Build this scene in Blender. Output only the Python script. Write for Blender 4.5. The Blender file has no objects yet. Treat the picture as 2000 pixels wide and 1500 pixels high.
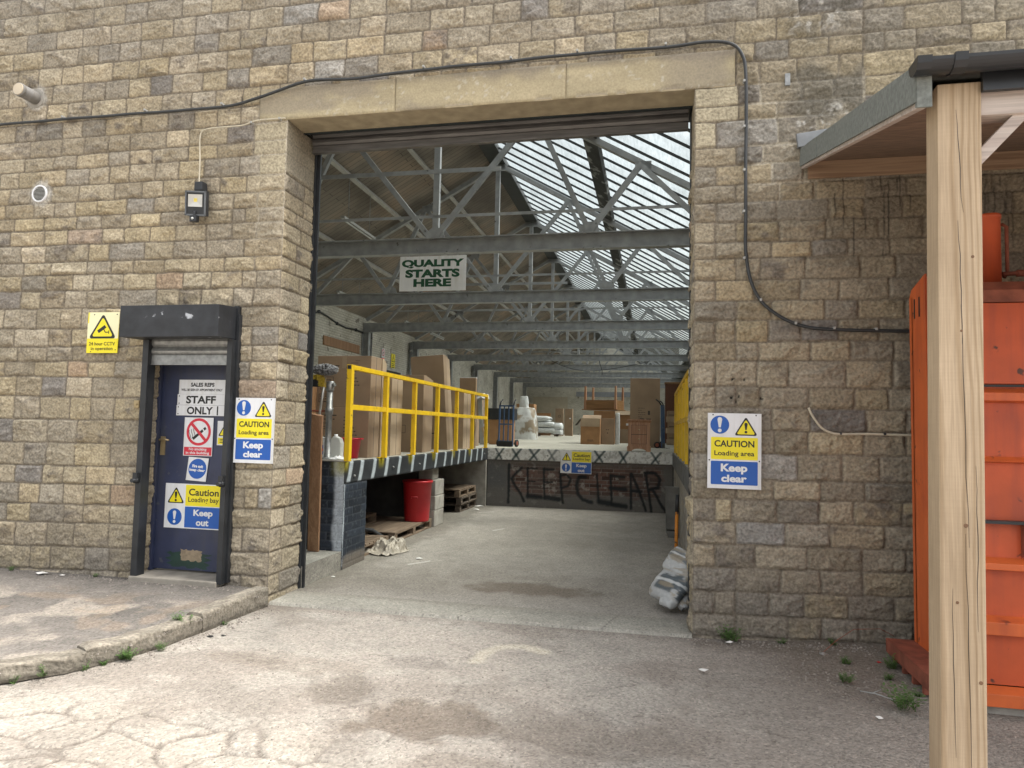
import bpy, bmesh, math, random
import numpy as np
from mathutils import Vector, Matrix

random.seed(7)
SC = bpy.context.scene
COL = SC.collection

# ------------------------------------------------------------------ camera, world, sun, exposure
cam_data = bpy.data.cameras.new("camera")
cam = bpy.data.objects.new("camera", cam_data)
COL.objects.link(cam)
R_, U_, F_ = (.97945, .20055, .02141), (-.00803, -.06729, .9977), (-.20153, .97737, .0643)
mw = Matrix(((R_[0], U_[0], -F_[0]), (R_[1], U_[1], -F_[1]), (R_[2], U_[2], -F_[2])))
cam.matrix_world = Matrix.Translation((3.3859, -5.7421, 1.6)) @ mw.to_4x4()
cam_data.sensor_width = 36.0
cam_data.lens = 1346.9 / 2000 * 36
cam_data.clip_start = .05
cam_data.clip_end = 2000
SC.camera = cam

world = bpy.data.worlds.new("World")
SC.world = world
world.use_nodes = True
wn = world.node_tree
wn.nodes.clear()
w_out = wn.nodes.new("ShaderNodeOutputWorld")
w_bg = wn.nodes.new("ShaderNodeBackground")
w_hs = wn.nodes.new("ShaderNodeHueSaturation")
w_sky = wn.nodes.new("ShaderNodeTexSky")
w_sky.sky_type = 'NISHITA'
w_sky.sun_disc = False
SUN_EL, SUN_AZ = math.radians(58), math.radians(82)
w_sky.sun_elevation = SUN_EL
w_sky.sun_rotation = SUN_AZ
w_sky.air_density = 1.6
w_sky.dust_density = 5.0
w_hs.inputs['Saturation'].default_value = .22
w_bg.inputs['Strength'].default_value = .15
wn.links.new(w_sky.outputs[0], w_hs.inputs['Color'])
wn.links.new(w_hs.outputs[0], w_bg.inputs['Color'])
wn.links.new(w_bg.outputs[0], w_out.inputs['Surface'])

sun_d = bpy.data.lights.new("sun", 'SUN')
sun_d.energy = 2.2
sun_d.angle = math.radians(26)
sun_d.color = (1, .95, .88)
sun = bpy.data.objects.new("sun", sun_d)
COL.objects.link(sun)
sdir = Vector((math.sin(SUN_AZ) * math.cos(SUN_EL), math.cos(SUN_AZ) * math.cos(SUN_EL), math.sin(SUN_EL)))
sun.rotation_euler = sdir.to_track_quat('Z', 'Y').to_euler()
sun.location = (0, -20, 30)

SC.view_settings.view_transform = 'Standard'
SC.view_settings.look = 'None'
SC.view_settings.exposure = 1.38
SC.view_settings.gamma = 1
SC.cycles.use_denoising = True
SC.cycles.max_bounces = 8
SC.cycles.diffuse_bounces = 5
SC.cycles.transparent_max_bounces = 24
SC.cycles.sample_clamp_indirect = 6

# ------------------------------------------------------------------ numpy noise
def _h(ix, iy, seed):
    n = (ix.astype(np.int64) * 374761393 + iy.astype(np.int64) * 668265263 + seed * 974634777) & 0xffffffff
    n = ((n ^ (n >> 13)) * 1274126177) & 0xffffffff
    n = ((n ^ (n >> 15)) * 2246822519) & 0xffffffff
    return ((n ^ (n >> 16)) & 0xffffff) / float(0xffffff)

def vnoise(x, y, seed=0):
    x = np.asarray(x, float); y = np.asarray(y, float)
    ix, iy = np.floor(x), np.floor(y)
    fx, fy = x - ix, y - iy
    fx = fx * fx * (3 - 2 * fx); fy = fy * fy * (3 - 2 * fy)
    a, b = _h(ix, iy, seed), _h(ix + 1, iy, seed)
    c, d = _h(ix, iy + 1, seed), _h(ix + 1, iy + 1, seed)
    return (a * (1 - fx) + b * fx) * (1 - fy) + (c * (1 - fx) + d * fx) * fy

def fbm(x, y, octv=4, seed=0):
    s, a, t = 0, 1.0, 0
    for i in range(octv):
        s = s + a * vnoise(x * 2 ** i + 13.7 * i, y * 2 ** i - 7.3 * i, seed + i)
        t += a; a *= .5
    return s / t

def worley(x, y, seed=0):
    x = np.asarray(x, float); y = np.asarray(y, float)
    ix, iy = np.floor(x), np.floor(y)
    f1 = np.full(x.shape, 9.0); f2 = np.full(x.shape, 9.0); cid = np.zeros(x.shape)
    for dx in (-1, 0, 1):
        for dy in (-1, 0, 1):
            cx, cy = ix + dx, iy + dy
            px = cx + _h(cx, cy, seed); py = cy + _h(cx, cy, seed + 5)
            d = np.hypot(px - x, py - y)
            near = d < f1
            f2 = np.where(near, f1, np.minimum(f2, d))
            cid = np.where(near, _h(cx, cy, seed + 9), cid)
            f1 = np.where(near, d, f1)
    return f1, f2, cid

def sstep(a, b, x):
    t = np.clip((x - a) / (b - a), 0, 1)
    return t * t * (3 - 2 * t)

def mixc(c, col, m):
    return c * (1 - m[..., None]) + np.array(col) * m[..., None]

def seg_dist(x, y, pts):
    d = np.full(np.shape(x), 9.0)
    for (ax, ay), (bx, by) in zip(pts[:-1], pts[1:]):
        vx, vy = bx - ax, by - ay
        t = np.clip(((x - ax) * vx + (y - ay) * vy) / (vx * vx + vy * vy + 1e-9), 0, 1)
        d = np.minimum(d, np.hypot(x - ax - t * vx, y - ay - t * vy))
    return d

# ------------------------------------------------------------------ materials
MATS = {}

def new_mat(name):
    m = bpy.data.materials.new(name)
    m.use_nodes = True
    nt = m.node_tree
    b = nt.nodes['Principled BSDF']
    return m, nt, b

def N(nt, typ, **kw):
    n = nt.nodes.new(typ)
    for k, v in kw.items():
        setattr(n, k, v)
    return n

def noise_node(nt, scale, detail=4, stretch=None, coord='Object', dist=0):
    tc = N(nt, "ShaderNodeTexCoord")
    t = N(nt, "ShaderNodeTexNoise")
    t.inputs['Scale'].default_value = scale
    t.inputs['Detail'].default_value = detail
    t.inputs['Distortion'].default_value = dist
    src = tc.outputs[coord]
    if stretch:
        mp = N(nt, "ShaderNodeMapping")
        mp.inputs['Scale'].default_value = stretch
        nt.links.new(src, mp.inputs['Vector'])
        src = mp.outputs[0]
    nt.links.new(src, t.inputs['Vector'])
    return t

def ramp(nt, src, stops):
    r = N(nt, "ShaderNodeValToRGB")
    e = r.color_ramp.elements
    e[0].position, e[0].color = stops[0][0], (*stops[0][1], 1)
    e[1].position, e[1].color = stops[-1][0], (*stops[-1][1], 1)
    for p, c in stops[1:-1]:
        q = e.new(p); q.color = (*c, 1)
    nt.links.new(src, r.inputs['Fac'])
    return r

def mixn(nt, a, b, fac, blend='MIX'):
    m = N(nt, "ShaderNodeMix", data_type='RGBA', blend_type=blend)
    for sock, val in ((m.inputs[0], fac), (m.inputs[6], a), (m.inputs[7], b)):
        if hasattr(val, 'is_linked') or isinstance(val, bpy.types.NodeSocket):
            nt.links.new(val, sock)
        elif isinstance(val, (int, float)):
            sock.default_value = val
        else:
            sock.default_value = (*val, 1)
    return m.outputs[2]

def mk(name, col, rough=.6, metal=0, var=.18, scale=7, bump=.08, bscale=60, spot=None, sscale=12, sthr=.62,
       stretch=None, spec=None, coat=0, grime=None):
    """Painted, rusty, dusty ... surface: colour varied by noise, optional worn spots, fine bump."""
    if name in MATS:
        return MATS[name]
    m, nt, b = new_mat(name)
    n1 = noise_node(nt, scale, 5, stretch)
    lo = tuple(c * (1 - var) for c in col); hi = tuple(min(1, c * (1 + var)) for c in col)
    out = ramp(nt, n1.outputs['Fac'], [(.3, lo), (.7, hi)]).outputs[0]
    if spot:
        n2 = noise_node(nt, sscale, 6, stretch)
        f = ramp(nt, n2.outputs['Fac'], [(sthr, (0, 0, 0)), (sthr + .05, (1, 1, 1))]).outputs[0]
        out = mixn(nt, out, spot, f)
    if grime:
        n4 = noise_node(nt, 1.0, 6, (14, 14, 1.3)); n5 = noise_node(nt, 1.7, 4)
        mm = N(nt, "ShaderNodeMath", operation='MULTIPLY'); nt.links.new(n4.outputs['Fac'], mm.inputs[0]); nt.links.new(n5.outputs['Fac'], mm.inputs[1])
        f = ramp(nt, mm.outputs[0], [(.24, (0, 0, 0)), (.42, (.8, .8, .8))]).outputs[0]
        out = mixn(nt, out, grime, f)
    nt.links.new(out, b.inputs['Base Color'])
    b.inputs['Roughness'].default_value = rough
    b.inputs['Metallic'].default_value = metal
    if spec is not None:
        b.inputs['Specular IOR Level'].default_value = spec
    if coat:
        b.inputs['Coat Weight'].default_value = coat
    if bump:
        n3 = noise_node(nt, bscale, 3, stretch)
        bp = N(nt, "ShaderNodeBump")
        bp.inputs['Strength'].default_value = bump
        bp.inputs['Distance'].default_value = .01
        nt.links.new(n3.outputs['Fac'], bp.inputs['Height'])
        nt.links.new(bp.outputs[0], b.inputs['Normal'])
    MATS[name] = m
    return m

def mk_attr(name, rough=.9, scale=90, var=.25, bump=.35, bdist=.006, speck=None):
    """Surface whose own colours come from the mesh's Col attribute, with fine grain on top."""
    m, nt, b = new_mat(name)
    at = N(nt, "ShaderNodeAttribute", attribute_name="Col")
    n1 = noise_node(nt, scale, 6)
    g = ramp(nt, n1.outputs['Fac'], [(.25, (1 - var,) * 3), (.75, (1 + var,) * 3)]).outputs[0]
    out = mixn(nt, at.outputs['Color'], g, 1.0, 'MULTIPLY')
    h = n1.outputs['Fac']
    if speck:
        tc = N(nt, "ShaderNodeTexCoord")
        v = N(nt, "ShaderNodeTexVoronoi")
        v.inputs['Scale'].default_value = speck
        nt.links.new(tc.outputs['Object'], v.inputs['Vector'])
        bw = N(nt, "ShaderNodeRGBToBW")
        nt.links.new(v.outputs['Color'], bw.inputs[0])
        sp = ramp(nt, bw.outputs[0], [(.15, (.5, .5, .5)), (.35, (.95, .95, .95)), (.7, (1.05, 1.05, 1.05)), (.88, (1.5, 1.48, 1.45))]).outputs[0]
        out = mixn(nt, out, sp, .55, 'MULTIPLY')
        ad = N(nt, "ShaderNodeMath", operation='SUBTRACT')
        nt.links.new(n1.outputs['Fac'], ad.inputs[0])
        nt.links.new(v.outputs['Distance'], ad.inputs[1])
        h = ad.outputs[0]
    nt.links.new(out, b.inputs['Base Color'])
    b.inputs['Roughness'].default_value = rough
    b.inputs['Specular IOR Level'].default_value = .25
    bp = N(nt, "ShaderNodeBump")
    bp.inputs['Strength'].default_value = bump
    bp.inputs['Distance'].default_value = bdist
    nt.links.new(h, bp.inputs['Height'])
    nt.links.new(bp.outputs[0], b.inputs['Normal'])
    return m

def mk_wood(name, c0, c1, axis=2, rough=.7, ring=14, crack=False):
    if name in MATS:
        return MATS[name]
    m, nt, b = new_mat(name)
    st = [ring, ring, ring]; st[axis] = ring * .045
    n1 = noise_node(nt, 1.0, 3, tuple(st), dist=.6)
    w = N(nt, "ShaderNodeMath", operation='MULTIPLY'); w.inputs[1].default_value = 26
    nt.links.new(n1.outputs['Fac'], w.inputs[0])
    s = N(nt, "ShaderNodeMath", operation='SINE'); nt.links.new(w.outputs[0], s.inputs[0])
    mr = N(nt, "ShaderNodeMapRange"); mr.inputs[1].default_value = -1; mr.inputs[2].default_value = 1
    nt.links.new(s.outputs[0], mr.inputs[0])
    fst = [ring * 12] * 3; fst[axis] = ring * .35
    n2 = noise_node(nt, 1.0, 4, tuple(fst))
    a = ramp(nt, mr.outputs[0], [(0, c0), (1, c1)]).outputs[0]
    g = ramp(nt, n2.outputs['Fac'], [(.3, (.8, .8, .8)), (.7, (1.12, 1.12, 1.12))]).outputs[0]
    out = mixn(nt, a, g, 1.0, 'MULTIPLY')
    nt.links.new(out, b.inputs['Base Color'])
    b.inputs['Roughness'].default_value = rough
    bp = N(nt, "ShaderNodeBump"); bp.inputs['Strength'].default_value = .25; bp.inputs['Distance'].default_value = .004
    nt.links.new(n2.outputs['Fac'], bp.inputs['Height'])
    nt.links.new(bp.outputs[0], b.inputs['Normal'])
    MATS[name] = m
    return m

def mk_brickpaint(name, axes):
    """White-painted brickwork; axes picks which object axes run along and up the wall."""
    m, nt, b = new_mat(name)
    tc = N(nt, "ShaderNodeTexCoord")
    sx = N(nt, "ShaderNodeSeparateXYZ"); nt.links.new(tc.outputs['Object'], sx.inputs[0])
    cb = N(nt, "ShaderNodeCombineXYZ")
    nt.links.new(sx.outputs[axes[0]], cb.inputs[0]); nt.links.new(sx.outputs[axes[1]], cb.inputs[1])
    br = N(nt, "ShaderNodeTexBrick")
    br.inputs['Scale'].default_value = 1.0
    br.inputs['Brick Width'].default_value = .235
    br.inputs['Row Height'].default_value = .085
    br.inputs['Mortar Size'].default_value = .007
    br.inputs['Mortar Smooth'].default_value = .3
    br.inputs['Color1'].default_value = (.62, .6, .53, 1)
    br.inputs['Color2'].default_value = (.52, .5, .44, 1)
    br.inputs['Mortar'].default_value = (.33, .31, .27, 1)
    nt.links.new(cb.outputs[0], br.inputs['Vector'])
    n = noise_node(nt, .9, 6)
    g = ramp(nt, n.outputs['Fac'], [(.35, (.72, .7, .66)), (.6, (1, 1, 1))]).outputs[0]
    out = mixn(nt, br.outputs['Color'], g, 1.0, 'MULTIPLY')
    n2 = noise_node(nt, 3.5, 8)
    f = ramp(nt, n2.outputs['Fac'], [(.64, (0, 0, 0)), (.68, (1, 1, 1))]).outputs[0]
    out = mixn(nt, out, (.22, .2, .17), f)
    nt.links.new(out, b.inputs['Base Color'])
    b.inputs['Roughness'].default_value = .85
    bp = N(nt, "ShaderNodeBump"); bp.inputs['Strength'].default_value = .8; bp.inputs['Distance'].default_value = .008
    inv = N(nt, "ShaderNodeMath", operation='SUBTRACT'); inv.inputs[0].default_value = 1
    nt.links.new(br.outputs['Fac'], inv.inputs[1])
    nt.links.new(inv.outputs[0], bp.inputs['Height'])
    nt.links.new(bp.outputs[0], b.inputs['Normal'])
    return m

def mk_boards(name):
    """Boarded roof underside: boards run across the slope, dull and stained."""
    m, nt, b = new_mat(name)
    tc = N(nt, "ShaderNodeTexCoord")
    sx = N(nt, "ShaderNodeSeparateXYZ"); nt.links.new(tc.outputs['Object'], sx.inputs[0])
    cb = N(nt, "ShaderNodeCombineXYZ")
    nt.links.new(sx.outputs[0], cb.inputs[0]); nt.links.new(sx.outputs[1], cb.inputs[1])
    br = N(nt, "ShaderNodeTexBrick")
    br.inputs['Scale'].default_value = 1.0
    br.inputs['Brick Width'].default_value = 3.4
    br.inputs['Row Height'].default_value = .17
    br.inputs['Mortar Size'].default_value = .006
    br.inputs['Color1'].default_value = (.30, .275, .24, 1)
    br.inputs['Color2'].default_value = (.245, .225, .20, 1)
    br.inputs['Mortar'].default_value = (.07, .06, .05, 1)
    nt.links.new(cb.outputs[0], br.inputs['Vector'])
    n = noise_node(nt, .8, 6)
    g = ramp(nt, n.outputs['Fac'], [(.35, (.55, .52, .5)), (.52, (.9, .86, .82)), (.72, (1.3, 1.08, .92))]).outputs[0]
    out = mixn(nt, br.outputs['Color'], g, 1.0, 'MULTIPLY')
    nt.links.new(out, b.inputs['Base Color'])
    b.inputs['Roughness'].default_value = .9
    return m

def mk_roofglass(name):
    """Old wired rooflight glass: thin, dirty, lets the daylight through."""
    m, nt, b = new_mat(name)
    nt.nodes.remove(b)
    out = nt.nodes['Material Output']
    tr = N(nt, "ShaderNodeBsdfTransparent")
    df = N(nt, "ShaderNodeBsdfDiffuse")
    gl = N(nt, "ShaderNodeBsdfGlossy"); gl.inputs['Roughness'].default_value = .2
    n = noise_node(nt, 3.0, 6, (8, 1, 1))
    c = ramp(nt, n.outputs['Fac'], [(.3, (.53, .57, .555)), (.62, (.66, .695, .675))]).outputs[0]
    nt.links.new(c, tr.inputs['Color'])
    df.inputs['Color'].default_value = (.55, .56, .52, 1)
    n2 = noise_node(nt, 2.0, 8)
    f = ramp(nt, n2.outputs['Fac'], [(.45, (.04, .04, .04)), (.75, (.3, .3, .3))]).outputs[0]
    m1 = N(nt, "ShaderNodeMixShader"); m2 = N(nt, "ShaderNodeMixShader")
    nt.links.new(f, m1.inputs[0]); nt.links.new(tr.outputs[0], m1.inputs[1]); nt.links.new(df.outputs[0], m1.inputs[2])
    m2.inputs[0].default_value = .05
    nt.links.new(m1.outputs[0], m2.inputs[1]); nt.links.new(gl.outputs[0], m2.inputs[2])
    nt.links.new(m2.outputs[0], out.inputs['Surface'])
    return m

M_stone = mk_attr("rock_faced_sandstone", .95, 48, .42, .9, .010)
M_smooth = mk_attr("dressed_sandstone", .9, 60, .16, .3, .004)
M_ground = mk_attr("worn_asphalt", .95, 38, .20, .7, .008, speck=80)
M_conc = mk_attr("old_concrete", .9, 60, .18, .45, .004, speck=70)
M_paintwall = mk_attr("painted_masonry", .75, 60, .18, .4, .003)
M_card = mk("brown_cardboard", (.30, .215, .142), .85, 0, .16, 2.2, .05, 90)
M_card2 = mk("pale_cardboard", (.40, .305, .21), .85, 0, .16, 2.6, .05, 90)
M_cardin = mk("rust_cardboard", (.34, .185, .085), .85, 0, .12, 6, .05, 90)
M_tape = mk("parcel_tape", (.36, .27, .18), .3, 0, .1, 5, 0)
M_print = mk("dark_print", (.06, .05, .045), .8, 0, .1, 5, 0)
M_white = mk("white_sign_plastic", (.76, .77, .79), .35, 0, .05, 4, 0, grime=(.60, .59, .56))
M_signyel = mk("sign_yellow", (.85, .72, .02), .35, 0, .03, 3, 0)
M_signpale = mk("faded_sign_yellow", (.84, .80, .50), .4, 0, .05, 3, 0)
M_signblue = mk("sign_blue", (.012, .10, .42), .35, 0, .03, 3, 0)
M_signred = mk("sign_red", (.62, .025, .05), .35, 0, .03, 3, 0)
M_ink = mk("sign_black", (.012, .012, .012), .4, 0, .03, 3, 0)
M_green = mk("sign_dark_green", (.01, .075, .035), .45, 0, .05, 3, 0)
M_blacksteel = mk("black_painted_steel", (.022, .024, .027), .45, 0, .3, 8, .05, 60)
M_housing = mk("chipped_black_steel", (.024, .026, .03), .5, 0, .3, 9, .1, 40, spot=(.45, .47, .5), sscale=9, sthr=.665)
M_galv = mk("galvanised_steel", (.30, .305, .30), .45, .6, .25, 20, .05, 60)
M_grime = mk("grimy_steel_slats", (.115, .11, .105), .5, .3, .3, 10, .05, 60, stretch=(.4, 1, 4))
M_truss = mk("grey_truss_paint", (.29, .30, .305), .5, 0, .2, 5, .06, 50, spot=(.075, .07, .065), sscale=7, sthr=.68)
M_yellow = mk("yellow_rail_paint", (.78, .50, .012), .45, 0, .10, 6, .06, 60, spot=(.30, .19, .04), sscale=17, sthr=.655, grime=(.58, .37, .03))
M_door = mk("navy_door_paint", (.034, .042, .085), .40, 0, .2, 5, .05, 50, spot=(.075, .08, .10), sscale=16, sthr=.66, grime=(.05, .055, .075))
M_bare = mk("bare_timber_patch", (.29, .225, .15), .8, 0, .2, 30, .1, 70)
M_orange = mk("orange_machine_paint", (.60, .125, .032), .45, 0, .12, 4, .08, 30, spot=(.10, .035, .02), sscale=11, sthr=.67, grime=(.40, .075, .03))
M_orange_shade = mk("shaded_orange_paint", (.52, .088, .026), .5, 0, .14, 4, .08, 30, spot=(.08, .03, .02), sscale=13, sthr=.66, grime=(.30, .055, .03))  # darker copy of the machine orange, shade put into the colour
M_rust = mk("rusty_red_steel", (.24, .07, .04), .75, 0, .3, 12, .2, 50)
M_redplastic = mk("red_plastic", (.42, .012, .018), .4, 0, .12, 5, .03, 50)
M_redplastic2 = mk("crimson_plastic", (.50, .012, .035), .4, 0, .1, 5, .03, 50)
M_rubber = mk("black_rubber", (.015, .015, .016), .7, 0, .2, 8, .1, 60)
M_cable = mk("black_cable", (.032, .035, .037), .5, 0, .2, 8, 0)
M_palecable = mk("pale_cable", (.52, .47, .36), .6, 0, .15, 8, 0)
M_clip = mk("pale_cable_clip", (.36, .36, .34), .5, 0, .1, 8, 0)
M_lead = mk("grey_lead_flashing", (.22, .23, .24), .6, .2, .2, 9, .2, 30)
M_felt = mk("green_mineral_felt", (.185, .20, .185), .95, 0, .22, 45, .4, 160)
M_gutter = mk("black_gutter_plastic", (.02, .022, .025), .35, 0, .2, 5, .02, 40)
M_osb = mk("reddish_roof_board", (.19, .125, .085), .8, 0, .35, 9, .15, 60, stretch=(1, 4, 1))
def mk_sawn(name, c0, c1, cx, cy):
    """Sawn post: growth rings round an off-centre pith, saw marks, grime."""
    m, nt, b = new_mat(name)
    tc = N(nt, "ShaderNodeTexCoord"); sx = N(nt, "ShaderNodeSeparateXYZ"); nt.links.new(tc.outputs['Object'], sx.inputs[0])
    wob = noise_node(nt, 1.0, 3, (3, 3, .9)); fine = noise_node(nt, 1.0, 5, (160, 160, 5)); blot = noise_node(nt, 1.0, 5, (6, 6, 1.2)); saw = noise_node(nt, 1.0, 2, (3, 3, 150))
    def mth(op, a, c=None):
        n = N(nt, "ShaderNodeMath", operation=op)
        for k, v in enumerate((a, c)):
            if v is None: continue
            if isinstance(v, (int, float)): n.inputs[k].default_value = v
            else: nt.links.new(v, n.inputs[k])
        return n.outputs[0]
    dx = mth('SUBTRACT', sx.outputs[0], cx); dy = mth('SUBTRACT', sx.outputs[1], cy)
    dx = mth('ADD', dx, mth('MULTIPLY', mth('SUBTRACT', wob.outputs['Fac'], .5), .09))
    rr_ = mth('SQRT', mth('ADD', mth('MULTIPLY', dx, dx), mth('MULTIPLY', dy, dy)))
    w = mth('SINE', mth('MULTIPLY', rr_, 780))
    mr = N(nt, "ShaderNodeMapRange"); mr.inputs[1].default_value = -1; mr.inputs[2].default_value = 1; nt.links.new(w, mr.inputs[0])
    out = ramp(nt, mr.outputs[0], [(0, c0), (.55, c1), (1, c1)]).outputs[0]
    out = mixn(nt, out, ramp(nt, fine.outputs['Fac'], [(.3, (.84, .83, .82)), (.7, (1.08, 1.08, 1.08))]).outputs[0], 1.0, 'MULTIPLY')
    out = mixn(nt, out, ramp(nt, blot.outputs['Fac'], [(.3, (.80, .77, .73)), (.6, (1.05, 1.04, 1.03))]).outputs[0], 1.0, 'MULTIPLY')
    out = mixn(nt, out, ramp(nt, saw.outputs['Fac'], [(.3, (.975, .972, .97)), (.6, (1.01, 1.01, 1.01))]).outputs[0], 1.0, 'MULTIPLY')
    nt.links.new(out, b.inputs['Base Color']); b.inputs['Roughness'].default_value = .85
    bp = N(nt, "ShaderNodeBump"); bp.inputs['Strength'].default_value = .4; bp.inputs['Distance'].default_value = .004
    nt.links.new(fine.outputs['Fac'], bp.inputs['Height']); nt.links.new(bp.outputs[0], b.inputs['Normal'])
    return m
M_post = mk_sawn("pale_sawn_timber_post", (.375, .28, .178), (.48, .378, .262), -.03, .15)
M_batten = mk_wood("pale_sawn_timber", (.47, .355, .225), (.52, .405, .275), 2, .75, 10)
M_beam = mk_wood("brown_sawn_timber", (.24, .15, .09), (.34, .23, .145), 0, .75, 10)
M_brace = mk_wood("weathered_timber", (.44, .37, .33), (.55, .48, .43), 0, .8, 10)
M_plank = mk_wood("plank_timber", (.25, .135, .07), (.31, .18, .10), 2, .7, 9)
M_pallet = mk_wood("old_pallet_timber", (.15, .105, .07), (.22, .16, .11), 1, .85, 8)
M_palletd = mk_wood("dark_pallet_timber", (.075, .058, .045), (.13, .10, .075), 1, .85, 8)
M_oak = mk_wood("oak_veneer", (.37, .19, .105), (.46, .26, .155), 2, .45, 9)
M_oakd = mk_wood("oak_underside", (.22, .115, .045), (.30, .165, .07), 0, .5, 9)
M_poly = mk("cloudy_polythene", (.62, .64, .64), .3, 0, .12, 14, .5, 22)
M_polyd = mk("dirty_polythene", (.36, .32, .26), .45, 0, .35, 12, .6, 25)
M_sackw = mk("white_sack", (.66, .66, .64), .45, 0, .15, 9, .5, 40, spot=(.32, .27, .2), sscale=7, sthr=.62)
M_sackg = mk("grey_printed_sack", (.13, .145, .155), .45, 0, .2, 8, .4, 40, spot=(.55, .55, .53), sscale=5, sthr=.62)
M_bluesteel = mk("blue_truck_paint", (.045, .095, .19), .45, 0, .15, 6, .04, 50)
M_greysteel = mk("grey_truck_steel", (.14, .15, .16), .45, .3, .15, 6, .04, 50)
M_alu = mk("bare_aluminium", (.55, .55, .54), .35, .8, .1, 6, .02, 50)
M_mop = mk("grey_mop_fibre", (.22, .22, .225), .95, 0, .5, 60, .6, 120)
M_bristle = mk("yellow_bristle", (.50, .36, .04), .8, 0, .3, 40, .4, 90)
M_clear = mk("milky_plastic", (.58, .59, .56), .35, 0, .08, 5, .02, 40)
M_wrap = mk("polythene_over_brown", (.60, .61, .60), .3, 0, .14, 6, .5, 18, spot=(.30, .245, .18), sscale=1.6, sthr=.50)
M_cloth = mk("white_rag", (.68, .68, .68), .9, 0, .15, 12, .3, 40)
M_greycon = mk("grey_concrete_block", (.33, .31, .275), .9, 0, .22, 7, .4, 60)
M_darkvoid = mk("void_shade_masonry", (.05, .047, .043), .9, 0, .25, 6, .3, 40)  # near-black, so the shade of the void sits in the colour
M_orangepole = mk("orange_pole_paint", (.62, .22, .02), .5, 0, .2, 8, .08, 40, spot=(.12, .06, .03), sscale=14, sthr=.56)
M_brass = mk("worn_brass", (.42, .33, .19), .4, .7, .15, 10, 0)
M_glasslens = mk("lamp_reflector", (.60, .59, .55), .2, .3, .05, 5, 0)
M_led = mk("led_yellow", (.75, .60, .12), .4, 0, .05, 5, 0)
M_leaf = mk("weed_leaf", (.075, .15, .03), .7, 0, .35, 30, 0)
M_pebble = mk("pebbles", (.25, .22, .19), .9, 0, .45, 25, .2, 80)
M_litter = mk("paper_litter", (.70, .68, .64), .8, 0, .1, 10, .2, 30)
M_rafterwhite = mk("pale_roof_batten", (.42, .41, .38), .7, 0, .15, 5, .05, 50)
M_darksteel = mk("dark_glazing_bar", (.028, .032, .032), .6, 0, .2, 6, .05, 50)
M_mottled = mk("mottled_valley_beam", (.035, .037, .036), .8, 0, .3, 6, .2, 30, spot=(.24, .25, .24), sscale=3.2, sthr=.56)
M_brickL = mk_brickpaint("white_painted_brick_side", (1, 2))
M_brickB = mk_brickpaint("white_painted_brick_end", (0, 2))
M_boards = mk_boards("roof_boards")
M_glass = mk_roofglass("roof_glass")

# ------------------------------------------------------------------ object helpers
def prop(o, label=None, cat=None, group=None, kind=None):
    if label: o['label'] = label
    if cat: o['category'] = cat
    if group: o['group'] = group
    if kind: o['kind'] = kind
    return o

ROOT = {}

def thing(name, label, cat, loc=(0, 0, 0), group=None):
    o = bpy.data.objects.new(name, None)
    o.empty_display_size = .2
    o.location = loc
    COL.objects.link(o)
    ROOT[o.name] = Vector(loc)
    return prop(o, label, cat, group)

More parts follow.
